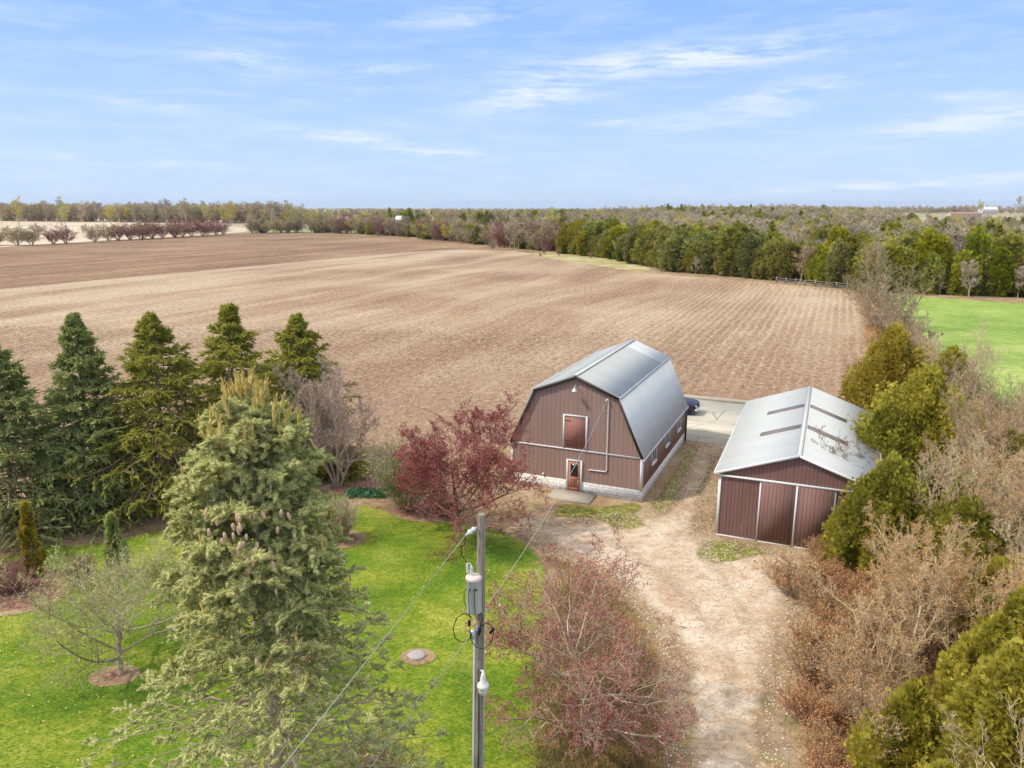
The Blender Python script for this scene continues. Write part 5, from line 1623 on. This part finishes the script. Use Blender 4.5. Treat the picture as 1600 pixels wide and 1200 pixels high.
def woods_kind(x, y, rg_):
    n_ = math.sin(x * .045 + 1.3) + math.sin(y * .031 + x * .012) + .6 * math.sin(x * .11 + y * .07)
    u = rg_.uniform()
    if n_ > .55: return 'cedar' if u < .8 else ('bare' if u < .94 else 'spruce')
    if n_ < -1.2: return 'spring' if u < .3 else 'bare'
    return 'bare' if u < .74 else ('cedar' if u < .86 else 'spring')


EP = [tuple(p) for p in EDGE] + [(300, 150), (300, 330), (235, 470), (215, 640), (110, 640), (30, 480), (5, 380), (-2, 330)]
pts = scatter_in(EP, 2600, rg)
d_e = dist(EDGE, pts) if False else np.min([np.linalg.norm(pts - (a_ + np.clip(((pts - a_) @ (b_ - a_)) / ((b_ - a_) @ (b_ - a_)), 0, 1)[:, None] * (b_ - a_)), axis=1) for a_, b_ in zip(EDGE[:-1], EDGE[1:])], axis=0)
ok = d_e > 11
pts, d_e = pts[ok], d_e[ok]
rank = np.argsort(pts[:, 1] + .3 * np.abs(pts[:, 0]))
indiv = rank[:190]
for i in indiv:
    x, y = pts[i]; kd = woods_kind(x, y, rg)
    lab = {'bare': (LBt, GB), 'cedar': ('olive cedar standing inside the woods among bare trees', 'cedars inside the woods'),
           'spring': ('yellow green budding tree inside the woods', 'budding trees inside the woods'), 'spruce': ('dark pointed spruce rising inside the woods', 'spruces inside the woods')}[kd]
    place(kd, x, y, {'bare': rg.uniform(9.5, 13), 'cedar': rg.uniform(8.5, 11), 'spring': rg.uniform(9, 12), 'spruce': rg.uniform(11, 14)}[kd], lab[0], lab[1])


def geo_scatter(name, pts3, kinds, hs, label, cat):
    """far woods that read as one mass: one object, the tree shapes set on its points"""
    allv = {'bare': (BARE, 11), 'spring': (SPRING, 11.5), 'red': (REDB, 7), 'cedar': (CEDF, 10), 'spruce': (SPRF, 12)}
    flat = []; idx0 = {}
    for k_, (vs, base) in allv.items():
        idx0[k_] = len(flat)
        for v in vs: flat.append(v)
    cn_name = 'tree_shapes'
    col = bpy.data.collections.get(cn_name)
    if col is None:
        col = bpy.data.collections.new(cn_name)
        for i, v in enumerate(flat):
            vv, mats_, me = None, [], None
            import bmesh
            bm_ = bmesh.new()
            out = bpy.data.meshes.new('shape%02d' % i)
            for pi, (_, m_, _2) in enumerate(v):
                n0 = len(bm_.faces)
                bm_.from_mesh(m_)
                bm_.faces.ensure_lookup_table()
                for fc in bm_.faces[n0:]: fc.material_index = pi
                out.materials.append(m_.materials[0])
            bm_.to_mesh(out); bm_.free()
            col.objects.link(bpy.data.objects.new('shape%02d' % i, out))
    me = bpy.data.meshes.new(name)
    me.vertices.add(len(pts3)); me.vertices.foreach_set('co', np.asarray(pts3, np.float32).ravel())
    ids, sc_ = [], []
    for k_, h in zip(kinds, hs):
        vs, base = allv[k_]
        ids.append(idx0[k_] + int(rg.integers(len(vs)))); sc_.append(h / base)
    me.attributes.new('pick', 'INT', 'POINT').data.foreach_set('value', np.array(ids, np.int32))
    me.attributes.new('size', 'FLOAT', 'POINT').data.foreach_set('value', np.array(sc_, np.float32))
    me.attributes.new('turn', 'FLOAT', 'POINT').data.foreach_set('value', rg.uniform(0, 6.28, len(ids)).astype(np.float32))
    o_ = bpy.data.objects.new(name, me); COL.objects.link(o_)
    ng = bpy.data.node_groups.new(name, 'GeometryNodeTree')
    ng.interface.new_socket('Geometry', in_out='INPUT', socket_type='NodeSocketGeometry')
    ng.interface.new_socket('Geometry', in_out='OUTPUT', socket_type='NodeSocketGeometry')
    N = ng.nodes; Lk = ng.links
    gi, go = N.new('NodeGroupInput'), N.new('NodeGroupOutput')
    ci = N.new('GeometryNodeCollectionInfo'); ci.inputs['Collection'].default_value = col
    ci.inputs['Separate Children'].default_value = True; ci.inputs['Reset Children'].default_value = True
    iop = N.new('GeometryNodeInstanceOnPoints'); iop.inputs['Pick Instance'].default_value = True

    def attr(nm_, dt):
        a_ = N.new('GeometryNodeInputNamedAttribute'); a_.data_type = dt; a_.inputs['Name'].default_value = nm_
        return a_.outputs['Attribute']
    m2p = N.new('GeometryNodeMeshToPoints')
    Lk.new(gi.outputs[0], m2p.inputs[0]); Lk.new(m2p.outputs[0], iop.inputs['Points'])
    Lk.new(ci.outputs[0], iop.inputs['Instance']); Lk.new(attr('pick', 'INT'), iop.inputs['Instance Index'])
    cx_ = N.new('ShaderNodeCombineXYZ'); Lk.new(attr('turn', 'FLOAT'), cx_.inputs[2])
    e2r = N.new('FunctionNodeEulerToRotation'); Lk.new(cx_.outputs[0], e2r.inputs[0]); Lk.new(e2r.outputs[0], iop.inputs['Rotation'])
    Lk.new(attr('size', 'FLOAT'), iop.inputs['Scale']); Lk.new(iop.outputs[0], go.inputs[0])
    md = o_.modifiers.new('scatter', 'NODES'); md.node_group = ng
    return tag(o_, label, cat, kind='stuff')


HT = {'bare': (10, 13.5), 'cedar': (8.5, 11), 'spring': (9.5, 12.5), 'spruce': (11, 15), 'red': (6, 8)}
rest = [i for i in range(len(pts)) if i not in set(indiv.tolist())]
kinds = [woods_kind(*pts[i], rg) for i in rest]
geo_scatter('woods', [(pts[i][0], pts[i][1], float(ground_height(pts[i][0], pts[i][1]))) for i in rest], kinds, [rg.uniform(*HT[k_]) * (.78 if pts[i][0] > .5 * pts[i][1] and pts[i][1] > 230 else 1) for i, k_ in zip(rest, kinds)], 'mass of bare and cedar woods stretching back on the right', 'woods')
# more distant woodland, in belts between fields
pp_, kk_, hh_ = [], [], []


def belt(x0, y0, x1, y1, wdt, n_, mixk, hsc=1.0):
    for _ in range(n_):
        t_ = rg.uniform(); x = x0 + (x1 - x0) * t_ + rg.normal(0, wdt * .1); y = y0 + (y1 - y0) * t_ + rg.uniform(-wdt / 2, wdt / 2)
        k_ = mixk[rg.integers(len(mixk))]
        pp_.append((x, y, float(ground_height(x, y)))); kk_.append(k_); hh_.append(rg.uniform(*HT[k_]) * hsc)


MIXB = ['bare', 'bare', 'spring', 'bare', 'cedar']
belt(-640, 960, -230, 800, 60, 520, ['bare', 'bare', 'spring', 'bare', 'red'], 1.6)
belt(-230, 800, 60, 700, 90, 330, MIXB, 1.05)
belt(70, 660, 300, 660, 120, 330, MIXB, 1.0)
belt(230, 860, 330, 840, 60, 60, ['cedar', 'spruce', 'bare'])
belt(-1100, 1450, -350, 1400, 120, 300, MIXB, 1.0)
belt(-260, 1500, 130, 1450, 100, 170, MIXB, 1.0)
belt(260, 1500, 560, 1480, 100, 160, ['bare', 'cedar', 'spruce', 'bare'], .9)
belt(300, 620, 480, 700, 40, 60, ['bare', 'cedar', 'bare', 'spring'], .7)
belt(-1700, 2400, 1700, 2350, 260, 900, ['bare', 'spring', 'bare'], 1.0)
belt(560, 1560, 1200, 1450, 120, 380, ['bare', 'bare'], 1.25)
belt(-3000, 3900, 3000, 3800, 400, 1100, ['bare'], 1.0)
geo_scatter('distant_woods', pp_, kk_, hh_, 'belts of distant woodland along the horizon', 'woods')

# hedge row behind the tilled field
GH = 'trees of the hedgerow behind the tilled field'
HEDGE = np.array([(-171, 500), (-137, 516), (-98, 492), (-59, 442), (-25, 373), (0, 328), (12, 302)], float)
for p, nn in along(HEDGE, 4.6, rg):
    for off in (2, 7, 13):
        q = p + nn * (off + rg.uniform(-3, 3))
        u = rg.uniform()
        kd = 'red' if u < .45 else ('bare' if u < .68 else ('spring' if u < .80 else 'cedar'))
        if q[0] > -25 and u > .5: kd = 'bare' if u < .75 else 'cedar'
        lab = {'red': 'reddish brown bushy tree in the hedgerow behind the tilled field', 'bare': 'grey leafless tree in the hedgerow behind the tilled field',
               'spring': 'yellow green budding tree in the hedgerow behind the tilled field', 'cedar': 'dark cedar in the hedgerow behind the tilled field'}[kd]
        wh = 'left of the white farmhouse' if q[0] < -62 else ('near the white farmhouse' if q[0] < -30 else 'right of the white farmhouse')
        lab = lab.replace('behind the tilled field', wh)
        place(kd, q[0], q[1], {'red': rg.uniform(8, 10.5), 'bare': rg.uniform(9, 12), 'spring': rg.uniform(8, 11), 'cedar': rg.uniform(6, 9)}[kd], lab, {'red': 'reddish ', 'bare': 'bare ', 'spring': 'budding ', 'cedar': 'cedar '}[kd] + 'trees of the hedgerow ' + wh, 1.2)
# separate clumps of thorn bushes in front of the pale field
for (px, yy, h, n_, lb) in ((-238, 345, 10, 3, 'dense reddish thorn bush at the left end of the field hedge'), (-222, 352, 9, 2, 'tall reddish thorn bush right of the left end clump'),
                           (-214.0, 366, 7.5, 2, 'low reddish thorn bush in the first gap of the field hedge'), (-206.0, 382, 9, 1, 'single round thorn bush standing in the gap'),
                           (-203, 405, 9, 4, 'reddish thorn bush in the long middle clump of the hedge'), (-196, 428, 9.5, 4, 'reddish thorn bush in the right middle clump of the hedge'),
                           (-190, 452, 9.5, 4, 'reddish thorn bush in the rightmost separate clump'), (-184, 480, 8.5, 3, 'small thorn bush where the hedge meets the treeline')):
    for i in range(n_):
        ex = {'group': lb.replace('thorn bush', 'thorn bushes')} if n_ > 1 else {'group': None}
        place('red', px + i * 3.4 - n_ * 1.5 + rg.uniform(-1, 1), yy + i * 5.2 - n_ * 2 + rg.uniform(-1, 1), h * rg.uniform(.9, 1.15), lb, ex['group'], 1.55)
# tall single trees standing out of the far left belt
for (x, y, h, kd, lb) in ((-448, 700, 24, 'spring', 'big yellow green tree on the horizon at the far left'), (-400, 690, 19, 'spring', 'second yellow green horizon tree from the left'),
                          (-487, 735, 21, 'bare', 'grey bare tree cut by the left edge on the horizon'), (-415, 710, 17, 'bare', 'bare tree between the two yellow green horizon trees'),
                          (-478, 820, 25, 'bare', 'tall bare tree on the left horizon'), (-455, 815, 24, 'bare', 'tall bare tree just right of another on the left horizon'),
                          (-385, 740, 19, 'spring', 'olive budding tree on the left horizon'), (-340, 760, 24, 'bare', 'widest tall bare tree above the pale field'),
                          (-325, 770, 23, 'bare', 'tall bare tree touching the widest one on the horizon'), (-300, 760, 20, 'spring', 'yellow tree left of the gap above the pale field'),
                          (-272, 745, 20, 'spring', 'bright yellow tree at the right end of the pale field'), (-192, 690, 21, 'bare', 'single slender tree above the hedgerow'),
                          (-160, 760, 15, 'bare', 'small bare tree on the horizon beyond the hedgerow'), (-95, 600, 16, 'spruce', 'dark evergreen on the horizon beyond the hedgerow'),
                          (-75, 560, 14, 'cedar', 'broad dark evergreen beside the distant white farmhouse'), (420, 1150, 17, 'cedar', 'left of two round dark trees on the right horizon'),
                          (470, 1170, 17, 'cedar', 'right of two round dark trees on the right horizon'), (745, 1230, 22, 'spring', 'rounded tree left of the white barn on the hill'),
                          (845, 1290, 29, 'bare', 'first of four tall bare trees right of the distant white barn'), (865, 1290, 31, 'bare', 'second of four tall bare trees right of the distant white barn'),
                          (885, 1295, 32, 'bare', 'third of four tall bare trees right of the distant white barn'), (902, 1290, 29, 'bare', 'fourth of four tall bare trees right of the distant white barn')):
    e = place(kd, x, y, h, lb, None, .8 if kd == 'bare' else 1.0)
    e.location.z = float(ground_height(x, y))
# spruces in the right middle distance and scattered stumps in the rough strip
for (x, y, h) in ((118, 190, 14), (124, 196, 13), (128, 186, 12), (99, 205, 12.5), (58, 238, 13), (76, 225, 13)):
    place('spruce', x, y, h, 'dark pointed spruce rising out of the woods on the right', 'dark spruces rising out of the woods')
for (x, y, h) in ((12, 285, 3.4), (17, 276, 2.6), (22, 286, 3.0), (27, 262, 2.2), (10, 270, 1.8)):
    place('red', x, y, h, 'small dead thorn bush in the rough strip at the far field end', 'dead bushes in the rough strip', .8)
for (x, y, h, kd, lb) in ((37.5, 243, 9, 'bare', 'pale bare tree at the corner of the woods by the rough strip'), (47.5, 196, 4.5, 'bare', 'small grey bush against the front cedars'),
                          (90, 148.5, 7, 'bare', 'small bare tree standing at the far edge of the green field'), (-8, 316, 4.5, 'red', 'round pale bush at the foot of the hedgerow')):
    place(kd, x, y, h, lb, None)

# ------------------------------------------------------------------ rail fence at the field's end
fe = empty('rail_fence', (62.0, 177.6, 0), math.atan2(-18.6, 13.2), 'grey weathered rail fence at the far corner of the field', 'fence')
L = 22.5
rails = NM(); rgf = np.random.default_rng(7)
for i in range(9):
    x0 = i * 2.55
    pn_ = NM().box(x0 - .1, x0 + .1, -.1, .1, 0, 1.35 + rgf.uniform(-.1, .15)); pn_.build('post', MATS['fence_wood'], fe)
    if i < 8:
        for zz in (.35, .75, 1.15):
            rails.beam((x0, .12 * (-1) ** i, zz + rgf.uniform(-.1, .1)), (x0 + 2.7, -.12 * (-1) ** i, zz + rgf.uniform(-.12, .12)), .09, .11)
rails.build('rails', MATS['fence_wood'], fe)
gt = empty('field_gate', (74.4, 160.4, 0), R(-50), 'pale grey wooden gate beside the rail fence', 'gate')
g_ = NM()
for zz in (.3, .75, 1.25): g_.box(0, 3.4, -.04, .04, zz, zz + .12)
for xx in (0, 1.7, 3.3): g_.box(xx, xx + .12, -.06, .06, .2, 1.45)
g_.build('frame', MATS['fence_wood'], gt)
for xx in (-.25, 3.6): NM().box(xx, xx + .2, -.1, .1, 0, 1.6).build('post', MATS['fence_wood'], gt)

# ------------------------------------------------------------------ distant farm buildings
def farm(name, x, y, w_, d_, h, rh, wallm, roofm, rz, label, cat='farm building', win=0):
    e = empty(name, (x, y, float(ground_height(x, y))), rz, label, cat)
    NM().prism([(-d_ / 2, 0), (d_ / 2, 0), (d_ / 2, h), (0, h + rh), (-d_ / 2, h)], -w_ / 2, w_ / 2).build('wall', MATS[wallm], e)
    r_ = NM(); slope(r_, 0, h + rh, -d_ / 2 - .5, h - .15, -w_ / 2 - .4, w_ / 2 + .4, t=.25); slope(r_, 0, h + rh, d_ / 2 + .5, h - .15, -w_ / 2 - .4, w_ / 2 + .4, t=.25)
    r_.build('roof', MATS[roofm], e)
    for i in range(win):
        yy = -w_ / 2 + (i + .5) * w_ / win
        NM().box(-d_ / 2 - .06, -d_ / 2 - .01, yy - .6, yy + .6, h * .4, h * .4 + 1.5).build('window', MATS['glass_dark'], e)
    return e


farm('farmhouse', -84, 590, 9, 9, 7, 3, 'farm_white', 'white_metal', R(70), 'distant white two storey farmhouse behind the hedgerow', 'house', 3)
farm('farm_barn', 800, 1300, 26, 12, 6, 5, 'farm_white', 'farm_white', R(90), 'distant white barn on the hill at the right horizon', win=4)
farm('farm_barn', 655, 1120, 44, 14, 5, 3, 'farm_beige', 'farm_roof_red', R(88), 'distant long beige barn with reddish roof on the right', win=6)
farm('farm_barn', 375, 900, 34, 13, 4.5, 2.5, 'farm_beige', 'farm_white', R(85), 'distant pale roofed barn above the middle of the woods', win=4)
farm('farm_shed', -290, 880, 30, 12, 8, 4, 'farm_white', 'farm_white', R(95), 'distant pale barn in the gap between the yellow horizon trees', win=3)
farm('farm_shed', -142, 640, 14, 9, 6, 3, 'farm_white', 'farm_roof_red', R(80), 'small distant pale house left of the farmhouse', 'house', 2)
